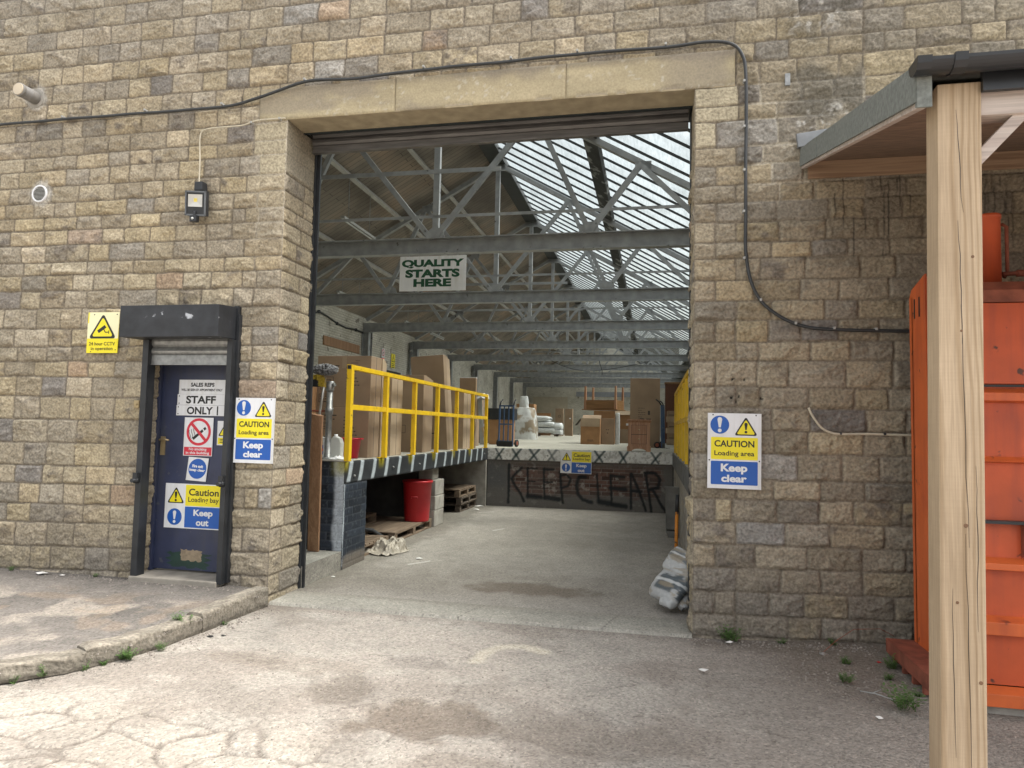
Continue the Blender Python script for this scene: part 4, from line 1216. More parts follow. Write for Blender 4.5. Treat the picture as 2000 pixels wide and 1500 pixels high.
class Sign:
    """A flat sign: panel plus graphics, drawn in millimetres from its top left corner."""
    def __init__(self, name, label, o, u, v, n, wd, ht, mat, group=None, cat="sign", r=0, thick=.004):
        self.u, self.v, self.n = Vector(u).normalized(), Vector(v).normalized(), Vector(n).normalized()
        self.o = Vector(o)
        self.root = thing(name, label, cat, o, group)
        self.th = thick
        self.panel([(0, 0), (wd, 0), (wd, ht), (0, ht)], "panel", mat, 0)
        self.lay = {}
    def P(self, x, y, z=0):
        return self.o + self.u * (x * .001) + self.v * (y * .001) + self.n * z
    def panel(self, poly, name, mat, layer):
        z = 0 if layer == 0 else self.th + .0007 * (layer - 1)
        d = self.th if layer == 0 else .0007
        m = MB().prism(poly, self.P(0, 0, z), self.u * .001, self.v * .001, self.n * d)
        return m.build(name, mat, self.root)
    def rect(self, x0, y0, x1, y1, mat, name, layer=1):
        return self.panel([(x0, y0), (x1, y0), (x1, y1), (x0, y1)], name, mat, layer)
    def rrect(self, x0, y0, x1, y1, r, mat, name, layer=1):
        p = []
        for cx, cy, a0 in ((x1 - r, y0 + r, -90), (x1 - r, y1 - r, 0), (x0 + r, y1 - r, 90), (x0 + r, y0 + r, 180)):
            p += [(cx + r * math.cos(math.radians(a0 + q * 15)), cy + r * math.sin(math.radians(a0 + q * 15))) for q in range(7)]
        return self.panel(p, name, mat, layer)
    def disc(self, x, y, r, mat, name, layer=1, sx=1):
        return self.panel([(x + r * sx * math.cos(k * math.pi / 18), y + r * math.sin(k * math.pi / 18)) for k in range(36)], name, mat, layer)
    def tri(self, x, y, w, hgt, mat, name, layer=1):
        """Rounded triangle, apex up, centred on x, top at y."""
        r = w * .06; pts = []
        for (px, py), a0 in (((x, y + r * 2), 210), ((x + w / 2 - r * 1.7, y + hgt - r), -30), ((x - w / 2 + r * 1.7, y + hgt - r), 90)):
            pts += [(px + r * math.cos(math.radians(a0 + q * 20)), py + r * math.sin(math.radians(a0 + q * 20))) for q in range(7)]
        return self.panel(pts, name, mat, layer)
    def bang(self, x, y, hgt, mat, layer, name="exclamation_mark"):
        w = hgt * .15
        m = MB()
        z = self.th + .0007 * (layer - 1)
        p = []
        for k in range(9):
            a = math.pi + k * math.pi / 8
            p.append((x + w * math.cos(a), y + w + w * math.sin(a)))
        p += [(x + w * .42, y + hgt * .68), (x - w * .42, y + hgt * .68)]
        m.prism(p, self.P(0, 0, z), self.u * .001, self.v * .001, self.n * .0007)
        m.prism([(x + w * .82 * math.cos(k * math.pi / 8), y + hgt - w * .82 + w * .82 * math.sin(k * math.pi / 8)) for k in range(16)],
                self.P(0, 0, z), self.u * .001, self.v * .001, self.n * .0007)
        return m.build(name, mat, self.root)
    def text(self, items, mat, layer=2, name="lettering"):
        """items: (text, left, top, width, height, bold)."""
        z = self.th + .0007 * layer
        for txt, x, y, w, hh, bold in items:
            vs, fs = text_shape(txt, bold)
            MB().add([self.P(x + a * w, y + (1 - b) * hh, z) for a, b in vs], [f[::-1] for f in fs]).build(name, mat, self.root)
    def screws(self, pts, mat=M_galv):
        m = MB()
        for x, y in pts:
            m.lathe([(.006, 0), (.005, .003)], self.P(x, y, self.th), 8, self.n)
        return m.build("screws", mat, self.root)

UX, VZ, NY = (1, 0, 0), (0, 0, -1), (0, -1, 0)
def keep_clear_sign(label, x, z, tilt=0.):
    u = (math.cos(tilt), 0, -math.sin(tilt)); v = (-math.sin(tilt), 0, -math.cos(tilt))
    s = Sign("loading_area_sign", label, (x, -.040, z), u, v, NY, 406, 593, M_white, "caution loading area signs")
    s.disc(92, 92, 72, M_signblue, "blue_disc"); s.bang(92, 32, 120, M_white, 2)
    s.tri(290, 24, 176, 150, M_ink, "black_triangle"); s.tri(290, 46, 140, 118, M_signyel, "yellow_triangle", 2); s.bang(290, 72, 84, M_ink, 3)
    s.rrect(26, 190, 380, 365, 8, M_signyel, "yellow_panel"); s.rrect(26, 378, 380, 562, 8, M_signblue, "blue_panel")
    s.text([("CAUTION", 52, 214, 302, 52, .026), ("Loading area", 52, 296, 302, 50, .018)], M_ink, 2)
    s.text([("Keep", 102, 398, 200, 80, .04), ("clear", 106, 484, 192, 58, .04)], M_white, 2, "white_lettering")
    s.screws([(40, 14), (366, 14), (14, 372), (392, 372)], M_ink)
    return s
keep_clear_sign("caution loading area sign fixed to the stone under the row of drilled holes", 3.809, 1.758, .006)
keep_clear_sign("caution loading area sign on the stone between door shutter and bay opening", -.384, 1.828, .0)

def keep_out_sign(label, o, wd, ht, tilt=0., worn=False):
    u = (math.cos(tilt), 0, -math.sin(tilt)); v = (-math.sin(tilt), 0, -math.cos(tilt))
    s = Sign("loading_bay_sign", label, o, u, v, NY, wd, ht, M_white, "caution loading bay keep out signs")
    k = ht / 430.; q = wd / 630.
    s.tri(120 * q, 30 * k, 190 * q, 160 * k, M_ink, "black_triangle"); s.tri(120 * q, 54 * k, 150 * q, 126 * k, M_signyel, "yellow_triangle", 2); s.bang(120 * q, 78 * k, 96 * k, M_ink, 3)
    s.disc(114 * q, 322 * k, 80 * k, M_signblue, "blue_disc"); s.bang(114 * q, 262 * k, 122 * k, M_white, 2)
    s.rect(226 * q, 10 * k, 622 * q, 212 * k, M_signyel, "yellow_panel"); s.rect(226 * q, 220 * k, 622 * q, 420 * k, M_signblue, "blue_panel")
    s.text([("Caution", 262 * q, 44 * k, 326 * q, 68 * k, .022), ("Loading bay", 258 * q, 126 * k, 334 * q, 62 * k, .014)], M_ink, 2)
    s.text([("Keep", 322 * q, 244 * k, 210 * q, 80 * k, .036), ("out", 354 * q, 342 * k, 138 * q, 58 * k, .036)], M_white, 2, "white_lettering")
    return s
keep_out_sign("caution loading bay keep out sign on the lower half of the navy door", (-1.23, .176, 1.003), 618, 424)
keep_out_sign("dusty caution loading bay keep out sign hung on the graffitied brick dock face", (1.548, DY - .022, 1.176), 628, 452, .012)

# CCTV notice: a newer sheet over an older one
s = Sign("cctv_sign", "pale yellow CCTV warning notice with camera triangle beside the black shutter box", (-2.022, -.036, 2.640), UX, VZ, NY, 348, 396, M_signyel)
s.panel([(16, -1), (352, -1), (346, 258), (-1, 258), (-1, 106), (12, 106)], "faded_sheet", M_signpale, 1)
s.rect(0, 256, 349, 397, M_signyel, "lower_sheet", 2)
s.tri(172, 10, 306, 246, M_ink, "black_triangle", 3); s.tri(172, 46, 236, 190, M_signyel, "yellow_triangle", 4)
s.panel([(112, 178), (194, 124), (214, 150), (132, 204)], "camera_emblem", M_ink, 5)
s.panel([(180, 164), (188, 160), (208, 192), (240, 190), (240, 178), (247, 178), (247, 210), (240, 210), (240, 198), (202, 200)], "bracket_emblem", M_ink, 6)
s.text([("24 hour CCTV", 28, 290, 292, 34, .012), ("in operation", 52, 340, 244, 38, .012)], M_ink, 5)
s.screws([(70, 22), (326, 22), (50, 382), (326, 366)], M_ink)

# notices on the door
DYF = .176
s = Sign("sales_reps_sign", "white notice for sales reps, topmost on the navy door", (-1.14, DYF, 2.005), UX, VZ, NY, 560, 140, M_white)
s.text([("SALES REPS", 128, 28, 256, 40, .045), ("WILL BE SEEN BY APPOINTMENT ONLY", 26, 86, 448, 24, .04)], M_ink, 1)
s = Sign("staff_sign", "white plate lettered STAFF on the navy door", (-1.152, DYF, 1.864), UX, VZ, NY, 560, 104, M_white, "two lettered plates on the door")
s.text([("STAFF", 96, 14, 322, 76, .035)], M_ink, 1); s.screws([(20, 18), (20, 88)], M_ink)
s = Sign("only_sign", "white plate lettered ONLY under the STAFF plate", (-1.158, DYF, 1.758), UX, VZ, NY, 560, 100, M_white, "two lettered plates on the door")
s.text([("ONLY", 116, 14, 282, 74, .035)], M_ink, 1); s.rect(440, 6, 454, 94, M_ink, "black_bar"); s.screws([(20, 18), (20, 84)], M_ink)
s = Sign("no_smoking_sign", "white and red no smoking notice on the navy door", (-1.06, DYF, 1.640), (1, 0, .0), VZ, NY, 312, 368, M_white)
s.disc(158, 138, 132, M_signred, "red_ring"); s.disc(158, 138, 106, M_white, "ring_centre", 2)
s.panel([(92, 196), (196, 112), (212, 132), (108, 216)], "cigarette", M_ink, 3)
s.panel([(206, 104), (226, 88), (242, 108), (222, 124)], "cigarette_tip", M_ink, 3)
m = MB()
for k in range(3):
    pts_ = [s.P(64 + 24 * k + 9 * math.sin(q * .9), 212 - q * 15 - 8 * k, .007) for q in range(7)]
    m.tube(pts_, .0022, 6)
m.build("smoke_lines", M_ink, s.root)
s.panel([(62, 62), (84, 42), (252, 214), (232, 234)], "red_bar", M_signred, 4)
s.rect(8, 284, 306, 362, M_signred, "red_panel")
s.text([("No smoking", 62, 290, 190, 34, .02), ("in this building", 30, 326, 252, 32, .02)], M_white, 2, "white_lettering")
ct, st_ = math.cos(.05), math.sin(.05)
s = Sign("fire_exit_sign", "blue round fire exit notice on a tilted white sheet on the navy door", (-.995, DYF, 1.262), (ct, 0, -st_), (-st_ - .05, 0, -ct), NY, 216, 224, M_white)
s.disc(110, 108, 96, M_signblue, "blue_disc")
s.text([("Fire exit", 52, 68, 116, 30, .045), ("keep clear", 26, 106, 168, 34, .045)], M_white, 2, "white_lettering")
s = Sign("small_warning_sign", "small yellow warning notice half hidden by the shutter guide beside the loading area sign", (-.702, DYF, 1.612), UX, VZ, NY, 160, 232, M_white)
s.rect(10, 160, 150, 222, M_signyel, "yellow_panel"); s.tri(80, 26, 138, 118, M_ink, "black_triangle"); s.tri(80, 46, 104, 90, M_signyel, "yellow_triangle", 2)
m = MB()
for k in range(3): m.prism([(30, 172 + 15 * k), (128, 172 + 15 * k), (128, 178 + 15 * k), (30, 178 + 15 * k)], s.P(0, 0, s.th + .0016), s.u * .001, s.v * .001, s.n * .0007)
m.build("print_lines", M_ink, s.root)

# hanging sign under the first truss
s = Sign("quality_sign", "white hanging board lettered QUALITY STARTS HERE in green capitals", (-1.545, Y1 - .11, 4.935), (1, 0, .0), VZ, NY, 1355, 690, M_white, thick=.012)
s.text([("QUALITY", 40, 66, 1270, 172, .055), ("STARTS", 118, 262, 1110, 164, .055), ("HERE", 290, 450, 770, 158, .055)], M_green, 1)
m = MB()
for x in (180, 1180): m.bar(s.P(x, 0, .002), s.P(x, -40, -.02), .02, .004)
m.build("hanger", M_truss, s.root)

# ------------------------------------------------------------------ staff door with its roller shutter
door = thing("staff_door", "navy staff door with a bare scuffed patch near its foot", "door", (-.9, .2, .18))
MB().box((-1.33, .182, .185), (-.46, .225, 2.38)).build("door_leaf", M_door, door, .003)
fr = MB().box((-1.40, .15, .17), (-1.33, .24, 2.44)); fr.box((-.46, .15, .17), (-.40, .24, 2.44)); fr.box((-1.33, .15, 2.38), (-.46, .24, 2.44))
fr.build("door_frame", M_door, door, .004)
rp = random.Random(5)
poly = []
for k in range(40):
    a = 2 * math.pi * k / 40
    sq = 1 / max(abs(math.cos(a)) ** 1, abs(math.sin(a)) * 1, .72)
    poly.append((.112 * math.cos(a) * sq * (1 + .14 * (rp.random() - .5)), .052 * math.sin(a) * sq * (1 + .34 * (rp.random() - .5))))
MB().prism([(1.9 * a * (1 + .15 * math.sin(9 * b * 20)) - .03, 1.35 * b - .045) for a, b in poly], (-.925, .182, .325), (1, 0, 0), (0, 0, 1), (0, -.0006, 0)).build("old_green_paint", mk("old_green_paint", (.018, .045, .035), .5, 0, .3, 9, 0), door)
MB().prism(poly, (-.925, .182, .325), (1, 0, 0), (0, 0, 1), (0, -.0012, 0)).build("scuffed_patch", M_bare, door)
hd = MB().box((-1.315, .172, 1.27), (-1.265, .182, 1.45))
hd.tube([(-1.29, .172, 1.42), (-1.29, .125, 1.42)], .009, 8); hd.tube([(-1.29, .128, 1.42), (-1.235, .126, 1.425), (-1.19, .13, 1.415)], .009, 8)
hd.build("door_handle", M_brass, door)
st = MB().box((DX0 + .005, -.115, .02), (DX1 - .005, .26, .168))
o = st.build("door_step", mk("worn_step_stone", (.27, .245, .205), .9, 0, .25, 6, .4, 50), None, .012)
prop(o, "low worn stone step under the navy staff door", "step")
sh = thing("door_shutter", "black roller shutter box and side guides round the staff door", "roller shutter", (-.93, -.15, .14))
hb_ = MB().prism([(-.300, 2.362), (-.300, 2.652), (-.0, 2.672), (-.0, 2.372)], (-1.436, 0, 0), (0, 1, 0), (0, 0, 1), (1.016, 0, 0))
hb_.build("shutter_box", M_housing, sh, .003)
MB().box((-.442, -.0365, 2.33), (-.398, .0, 2.68)).build("end_flange", M_blacksteel, sh)
for x0, x1 in ((-1.340, -1.278), (-.452, -.402)):
    g = MB().box((x0, -.105, .145), (x1, -.085, 2.362)); g.box((x0, -.085, .145), (x0 + .012, .0, 2.362)); g.box((x1 - .012, -.085, .145), (x1, .0, 2.362))
    g.build("side_guide", M_blacksteel, sh, .002)
MB().box((-.402, -.045, .15), (-.376, .0, 2.6)).build("cover_strip", M_blacksteel, sh, .002)
for x in (-1.322, -.435):
    lk = MB().lathe([(.03, 0), (.03, .03), (.018, .035), (.018, .07)], (x, -.105, 1.045), 10, (0, -1, 0)); lk.box((x - .022, -.14, 1.05), (x + .022, -.105, 1.115))
    lk.build("lock_lug", M_blacksteel, sh)
sl = MB()
for k, (za, zb_) in enumerate(((2.30, 2.40), (2.222, 2.298), (2.128, 2.220))):
    pf = [(-.045, za), (-.062, za + .02), (-.066, (za + zb_) / 2), (-.058, zb_ - .02), (-.045, zb_)] if k < 2 else [(-.05, za), (-.058, za), (-.058, zb_), (-.05, zb_)]
    pf = pf + [(-.03, zb_), (-.03, za)] if k < 2 else [(-.066, za), (-.066, za + .006), (-.056, za + .006), (-.056, zb_), (-.03, zb_), (-.03, za)]
    sl.prism(pf, (-1.278, 0, 0), (0, 1, 0), (0, 0, 1), (.826, 0, 0))
sl.build("shutter_curtain", M_galv, sh)
o = MB().box((-1.46, -.04, 1.72), (-1.405, -.012, 1.79)).lathe([(.012, 0), (.012, .01)], (-1.43, -.04, 1.755), 8, (0, -1, 0)).build("key_switch", M_brass, None, .004)
prop(o, "small brass key switch on the stone beside the door shutter guide", "key switch")

# big roller shutter over the bay
bs = thing("bay_shutter", "large rolled up grimy steel shutter under the bay lintel", "roller shutter", (W / 2, .45, 4.3))
MB().box((-.02, .30, 4.44), (W + .02, .33, 4.76)).build("header_board", mk("dark_green_header", (.02, .028, .03), .6, 0, .3, 5, .1, 40), bs)
MB().box((-.02, .335, 4.50), (W + .02, .75, 4.86)).build("shutter_box", M_blacksteel, bs)
cs = MB()
zz = 4.52
for k in range(2):
    cs.prism([(.44, zz), (.425, zz - .02), (.42, zz - .045), (.43, zz - .07), (.455, zz - .075), (.47, zz - .04), (.465, zz)], (.03, 0, 0), (0, 1, 0), (0, 0, 1), (W - .06, 0, 0))
    zz -= .076
cs.box((.03, .44, 4.30), (W - .03, .46, zz)); cs.box((.03, .425, 4.295), (W - .03, .475, 4.31))
cs.build("shutter_curtain", M_grime, bs)
for x0, x1, zz in ((.0, .045, .0), (W - .010, W, .02)):
    g = MB().box((x0, .535 if x0 < 1 else .50, zz), (x1 - .03 if x0 < 1 else x1, .60, 4.5)); g.box((x0, .47, zz) if x0 > 1 else (x0 + .0, .575, zz), (x1, .50, 4.5) if x0 > 1 else (x1, .60, 4.5))
    g.build("side_guide", M_blacksteel, bs)

# ------------------------------------------------------------------ fittings on the stone wall
def cable(name, label, pts, r, mat, clips, cmat, y=-.048, cat="cable"):
    n = len(pts); fine = []
    for i in range(n - 1):   # Catmull-Rom through the given points
        p0, p1, p2, p3 = pts[max(0, i - 1)], pts[i], pts[i + 1], pts[min(n - 1, i + 2)]
        for k in range(6):
            t = k / 6
            fine.append(tuple(.5 * (2 * p1[j] + (p2[j] - p0[j]) * t + (2 * p0[j] - 5 * p1[j] + 4 * p2[j] - p3[j]) * t * t + (3 * p1[j] - p0[j] - 3 * p2[j] + p3[j]) * t ** 3) for j in (0, 1)))
    fine.append(pts[-1])
    t = thing(name, label, cat, (pts[0][0], y, pts[0][1]))
    MB().tube([(a, y + .004 * math.sin(a * 9 + b * 7), b) for a, b in fine], r, 8).build("cable_run", mat, t)
    for a, b in clips:
        MB().box((a - .009, y - r - .003, b - .011), (a + .009, y + .03, b + .009)).build("clip", cmat, t, .003)
    return t
cable("black_cable", "long black cable sagging across the stone above the lintel and down towards the orange machine",
      [(-3.9, 4.62), (-3.27, 4.604), (-2.46, 4.606), (-1.51, 4.601), (-.67, 4.601), (-.3, 4.655), (.18, 4.775), (.7, 4.767), (1.34, 4.792), (2.14, 4.80), (2.68, 4.811), (3.46, 4.804), (3.80, 4.815),
       (3.99, 4.78), (4.075, 4.67), (4.098, 4.5), (4.101, 4.09), (4.097, 3.75), (4.097, 3.32), (4.10, 3.03), (4.15, 2.77), (4.27, 2.588), (4.50, 2.455), (4.80, 2.415), (5.4, 2.40)],
      .0135, M_cable, [(-2.46, 4.63), (-1.51, 4.63), (-.67, 4.63), (.18, 4.80), (1.34, 4.82), (2.14, 4.83), (2.72, 4.84), (3.46, 4.83), (4.085, 4.46), (4.085, 4.08), (4.085, 3.72), (4.082, 3.38),
                      (4.085, 3.0), (4.21, 2.66), (4.47, 2.47), (4.75, 2.43), (5.05, 2.42)], M_clip)
cable("lamp_cable", "thin pale cable dropping from the lintel end to the black floodlight", [(.0, 4.442), (-.10, 4.44), (-.305, 4.437), (-.44, 4.405), (-.62, 4.40), (-.82, 4.388), (-.885, 4.33), (-.88, 4.1), (-.873, 3.83)],
      .007, M_palecable, [(-.06, 4.445), (-.35, 4.425)], M_clip)
cable("beige_cable", "short beige cable out of a hole by the orange machine", [(4.56, 1.81), (4.59, 1.745), (4.65, 1.66), (4.72, 1.62), (4.80, 1.610), (5.0, 1.615), (5.4, 1.61)],
      .009, M_palecable, [(4.79, 1.615), (5.10, 1.62)], M_blacksteel)

fl = thing("floodlight", "black LED floodlight with motion sensor on the stone, fed by a thin pale cable", "floodlight", (-.86, -.06, 3.66))
ux, uz = Vector((.995, -.03, -.09)).normalized(), Vector((.085, -.16, .98)).normalized()
nn = ux.cross(uz).normalized(); nn = nn if nn.y < 0 else -nn
c = Vector((-.855, -.085, 3.655))
MB().obox(c, ux, uz, nn, (.112, .115, .022)).build("body", M_blacksteel, fl, .006)
rim = MB()
for a, b, hw, hv in ((0, .108, .112, .008), (0, -.108, .112, .008), (-.105, 0, .008, .115), (.105, 0, .008, .115)):
    rim.obox(c + ux * a + uz * b + nn * .024, ux, uz, nn, (hw, hv, .004))
rim.build("rim", M_greysteel, fl)
lens = MB()
q = [(-.078, -.032), (.078, -.032), (.078, .082), (-.078, .082)]; q2 = [(-.02, .015), (.02, .015), (.02, .045), (-.02, .045)]
vs = [c + ux * a + uz * b + nn * .0275 for a, b in q] + [c + ux * a + uz * b + nn * .0225 for a, b in q2]
lens.add(vs, [(0, 1, 5, 4), (1, 2, 6, 5), (2, 3, 7, 6), (3, 0, 4, 7), (4, 5, 6, 7)])
lens.build("reflector", M_glasslens, fl)
MB().obox(c + ux * 0 + uz * .03 + nn * .024, ux, uz, nn, (.017, .016, .002)).build("led_chip", M_led, fl)
MB().box((-.885, -.10, 3.78), (-.80, -.015, 3.865)).build("junction_box", M_blacksteel, fl, .008)
MB().box((-.90, -.125, 3.475), (-.83, -.075, 3.535)).lathe([(.012, 0), (.012, .05)], (-.865, -.10, 3.53), 8).build("motion_sensor", M_blacksteel, fl, .006)
MB().lathe([(.013, 0), (.010, .008), (.002, .012)], (-.868, -.125, 3.503), 12, (0, -1, 0)).build("sensor_eye", M_clear, fl)
MB().bar((-.975, -.01, 3.70), (-.975, -.08, 3.655), .03, .006, (1, 0, 0)).build("bracket", M_greysteel, fl)

fp = thing("flue_pipe", "stubby round flue pipe with pale cap sticking out of the stone", "flue", (-2.84, 0, 4.87))
prof = [(.066, -.02), (.066, .15)]
for k in range(4): prof += [(.066, .155 + k * .028), (.054, .16 + k * .028), (.054, .172 + k * .028), (.066, .177 + k * .028)]
MB().lathe([(r_, z_ * .68) for r_, z_ in prof] + [(.068, .194), (.068, .21)], (-2.84, 0, 4.87), 20, (0, -1, 0)).build("pipe", mk("dull_flue_grey", (.24, .23, .215), .5, 0, .2, 8, .05, 40), fp)
MB().lathe([(.062, .21), (.058, .218)], (-2.84, 0, 4.87), 20, (0, -1, 0)).build("end_cap", mk("cream_cap", (.58, .50, .38), .6, 0, .1, 8, 0), fp)
MB().lathe([(.105, .006), (.10, .014)], (-2.84, 0, 4.87), 20, (0, -1, 0)).build("wall_collar", M_greycon, fp)
av = thing("air_vent", "round louvred air vent set in mortar below the stubby flue pipe", "vent", (-2.712, 0, 3.864))
MB().lathe([(.088, .004), (.090, .022), (.074, .024), (.074, .006)], (-2.712, 0, 3.864), 24, (0, -1, 0), False).build("rim", M_white, av)
MB().lathe([(.076, .004), (.075, .008)], (-2.712, 0, 3.864), 24, (0, -1, 0)).build("dark_backing", M_blacksteel, av)
m = MB()
for k in range(-5, 6):
    zo = k * .0135; wl = math.sqrt(max(0, .074 ** 2 - zo ** 2))
    m.bar((-2.712 - wl, -.017, 3.864 + zo), (-2.712 + wl, -.017, 3.864 + zo), .008, .005)
m.build("louvres", M_clip, av)
o = MB().box((4.40, -.042, 4.40), (4.44, -.026, 4.50)).build("metal_tag", M_galv, None, .002)
prop(o, "small grey metal tag nailed high on the stone past the lintel end", "tag")

# ------------------------------------------------------------------ timber canopy on the right
cn = thing("timber_canopy", "lean-to timber canopy with pale sawn post, felt edge and black gutter", "canopy", (4.49, -2.83, 0))
def lean(m):      # the post stands a touch out of plumb
    m.v = [(x - .026 + .0115 * z, y, z) for x, y, z in m.v]
    return m
lean(MB().box((4.436, -2.9, -.02), (4.588, -2.785, 2.955))).build("post", M_post, cn, .006)
cr = MB()
rc = random.Random(3)
for x0, z0, z1, dr in ((4.478, 2.85, 2.45, .02), (4.482, 2.42, 1.95, .012), (4.488, 2.1, 1.2, .022), (4.50, 1.25, .3, .012), (4.535, 1.5, .9, .004), (4.452, 1.05, .45, .01)):
    n = 7; L = []; Rr = []
    for k in range(n + 1):
        z = z0 + (z1 - z0) * k / n; x = x0 + dr * k / n + .006 * (rc.random() - .5); w = .0009 * math.sin(math.pi * (k + .15) / (n + .3)) + .0002
        L.append((x - w, z)); Rr.append((x + w, z))
    cr.prism(L + Rr[::-1], (.023, -2.9008, 0), (1, 0, 0), (0, 0, 1), (0, .0006, 0))
lean(cr).build("drying_cracks", M_ink, cn)
kn = MB()
for x, z, r in ((4.50, 1.28, .008), (4.47, 1.0, .006), (4.53, 2.28, .006), (4.49, 2.0, .005), (4.545, .72, .007)):
    kn.lathe([(r, 0), (r * .8, .0012)], (x + .023, -2.9, z), 10, (0, -1, 0))
lean(kn).build("knots", mk("timber_knot", (.18, .10, .055), .7, 0, .2, 30, 0), cn)
def cz(y): return 3.772 + (y) * .296        # underside of the deck
xL, xR = 4.527, 9.0
def skew(m):      # the verge is not quite square to the wall
    m.v = [(x + .0546 * y, y, z) for x, y, z in m.v]
    return m
dk = MB().prism([(0, cz(0)), (-2.745, cz(-2.745)), (-2.745, cz(-2.745) + .02), (0, cz(0) + .02)], (xL + .02, 0, 0), (0, 1, 0), (0, 0, 1), (xR - xL, 0, 0))
skew(dk).build("roof_deck", M_osb, cn)
ft = MB().prism([(0.0, cz(0) + .085), (-2.93, cz(-2.93) + .085), (-2.93, cz(-2.93) + .095), (0, cz(0) + .095)], (xL, 0, 0), (0, 1, 0), (0, 0, 1), (xR - xL, 0, 0))
skew(ft).build("roof_felt", M_felt, cn)
vg = MB()
segs = [(0, -.42), (-.40, -.78), (-.76, -1.60), (-1.58, -2.95)]
for k, (ya, yb) in enumerate(segs):
    t_ = .003 * (k % 2)
    vg.prism([(ya, cz(ya) - .03), (yb, cz(yb) - .03), (yb, cz(yb) + .115), (ya, cz(ya) + .115)], (xL - .012 - t_, 0, 0), (0, 1, 0), (0, 0, 1), (.012, 0, 0))
vg.prism([(-2.93, cz(-2.93) - .052), (-2.955, cz(-2.93) - .06), (-2.955, cz(-2.93) + .09), (-2.93, cz(-2.93) + .09)], (xL - .012, 0, 0), (0, 1, 0), (0, 0, 1), (.052, 0, 0))
skew(vg).build("verge_felt", M_felt, cn)
skew(MB().prism([(0, cz(0) - .05), (-2.93, cz(-2.93) - .05), (-2.93, cz(-2.93) + .08), (0, cz(0) + .08)], (xL, 0, 0), (0, 1, 0), (0, 0, 1), (.032, 0, 0))).build("barge_board", M_brace, cn)
MB().box((xL + .04, -.055, cz(0) - .15), (xR, -.032, cz(0) - .012)).build("wall_plate", M_beam, cn, .003)
MB().obox((4.70, -.07, cz(0) + .175), (1, 0, .12), (0, 1, 0), (-.12, 0, 1), (.22, .02, .055)).build("flashing", M_lead, cn, .004)
MB().box((4.59, -2.885, cz(-2.8) - .115), (xR, -2.80, cz(-2.8) - .012)).build("eaves_beam", M_brace, cn, .004)
MB().box((4.591, -2.925, cz(-2.92) - .0), (xR, -2.905, cz(-2.92) + .08)).build("fascia", M_gutter, cn)
bq = MB().bar((4.57, -2.835, 2.64), (4.90, -2.835, 3.0), .045, .075, (0, 1, 0))
bq.build("knee_brace", M_brace, cn, .003)
gt = MB()
prof_g = [(math.cos(math.radians(a)) * .047, math.sin(math.radians(a)) * .047) for a in range(180, 361, 15)]
prof_g = prof_g + [(.043, .0)] + [(math.cos(math.radians(a)) * .042, math.sin(math.radians(a)) * .042) for a in range(345, 194, -15)] + [(-.043, 0)]
gc = (-2.975, 3.006)
gt.prism([(a, b) for a, b in prof_g], (4.36, gc[0], gc[1]), (0, 1, 0), (0, 0, 1), (xR - 4.36, 0, 0))
gt.build("gutter", M_gutter, cn)
MB().prism([(.049, .006), (.044, -.02), (.03, -.04), (0, -.05), (-.03, -.04), (-.044, -.02), (-.049, .006)], (4.335, gc[0], gc[1]), (0, 1, 0), (0, 0, 1), (.05, 0, 0)).build("gutter_end", M_gutter, cn)
for x in (4.46, 4.83, 5.8):
    g = MB().prism([(.052, .008), (.047, -.022), (.032, -.043), (0, -.053), (-.032, -.043), (-.047, -.022), (-.052, .008)], (x, gc[0], gc[1]), (0, 1, 0), (0, 0, 1), (.045, 0, 0))
    g.build("gutter_union", M_gutter, cn)

# ------------------------------------------------------------------ orange machine under the canopy
om = thing("waste_compactor", "tall rust-marked orange steel compactor behind the timber post", "compactor", (6.0, -.7, .05))
X0, X1o, YF, YB = 5.20, 7.4, -1.12, -.16
side = MB().prism([(-.30, .16), (-.30, 2.60), (-.34, 2.655), (-.60, 2.72), (-.60, .16)], (X0, 0, 0), (0, 1, 0), (0, 0, 1), (.012, 0, 0))
side.box((X0, -.36, .16), (X0 + .10, -.345, 2.6))
side.build("side_plate", M_orange, om)
MB().box((X0 + .002, -.66, .16), (X0 + .10, -.605, 2.70)).build("corner_channel", M_orange, om, .014)
sl2 = MB()
for y in (-.40, -.49):
    sl2.box((X0 - .0012, y - .012, 2.44), (X0 + .001, y + .012, 2.58))
sl2.build("lifting_slots", M_ink, om)
MB().box((X0 + .03, YF + .03, .16), (X1o, -.30, 2.52)).build("body", M_orange_shade, om)
fp2 = MB()
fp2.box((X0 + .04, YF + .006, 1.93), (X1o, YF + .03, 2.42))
fp2.build("upper_panel", M_orange_shade, om, .004)
MB().prism([(YF + .004, 2.425), (YF + .004, 2.50), (YF + .06, 2.56), (YF + .4, 2.56), (YF + .4, 2.425)], (X0 + .04, 0, 0), (0, 1, 0), (0, 0, 1), (X1o - X0, 0, 0)).build("top_hood", M_rust, om, .003)
for za, zb_, d in ((1.815, 1.905, .05), (1.455, 1.495, .045), (.82, .90, .06), (.445, .56, .06), (.04, .155, .07)):
    MB().prism([(YF + .031, za), (YF + .03 - d, za + .012), (YF + .03 - d, zb_ - .03), (YF + .031, zb_)], (X0 + .04, 0, 0), (0, 1, 0), (0, 0, 1), (X1o - X0, 0, 0)).build("rib", M_orange, om, .004)
MB().box((X0 + .04, YF - .03, 1.10), (X1o, YF + .031, 1.118)).build("door_seam_bar", M_blacksteel, om)
MB().box((X0 + .04, YF + .01, 1.912), (X1o, YF + .032, 1.924)).build("panel_gap", M_ink, om)
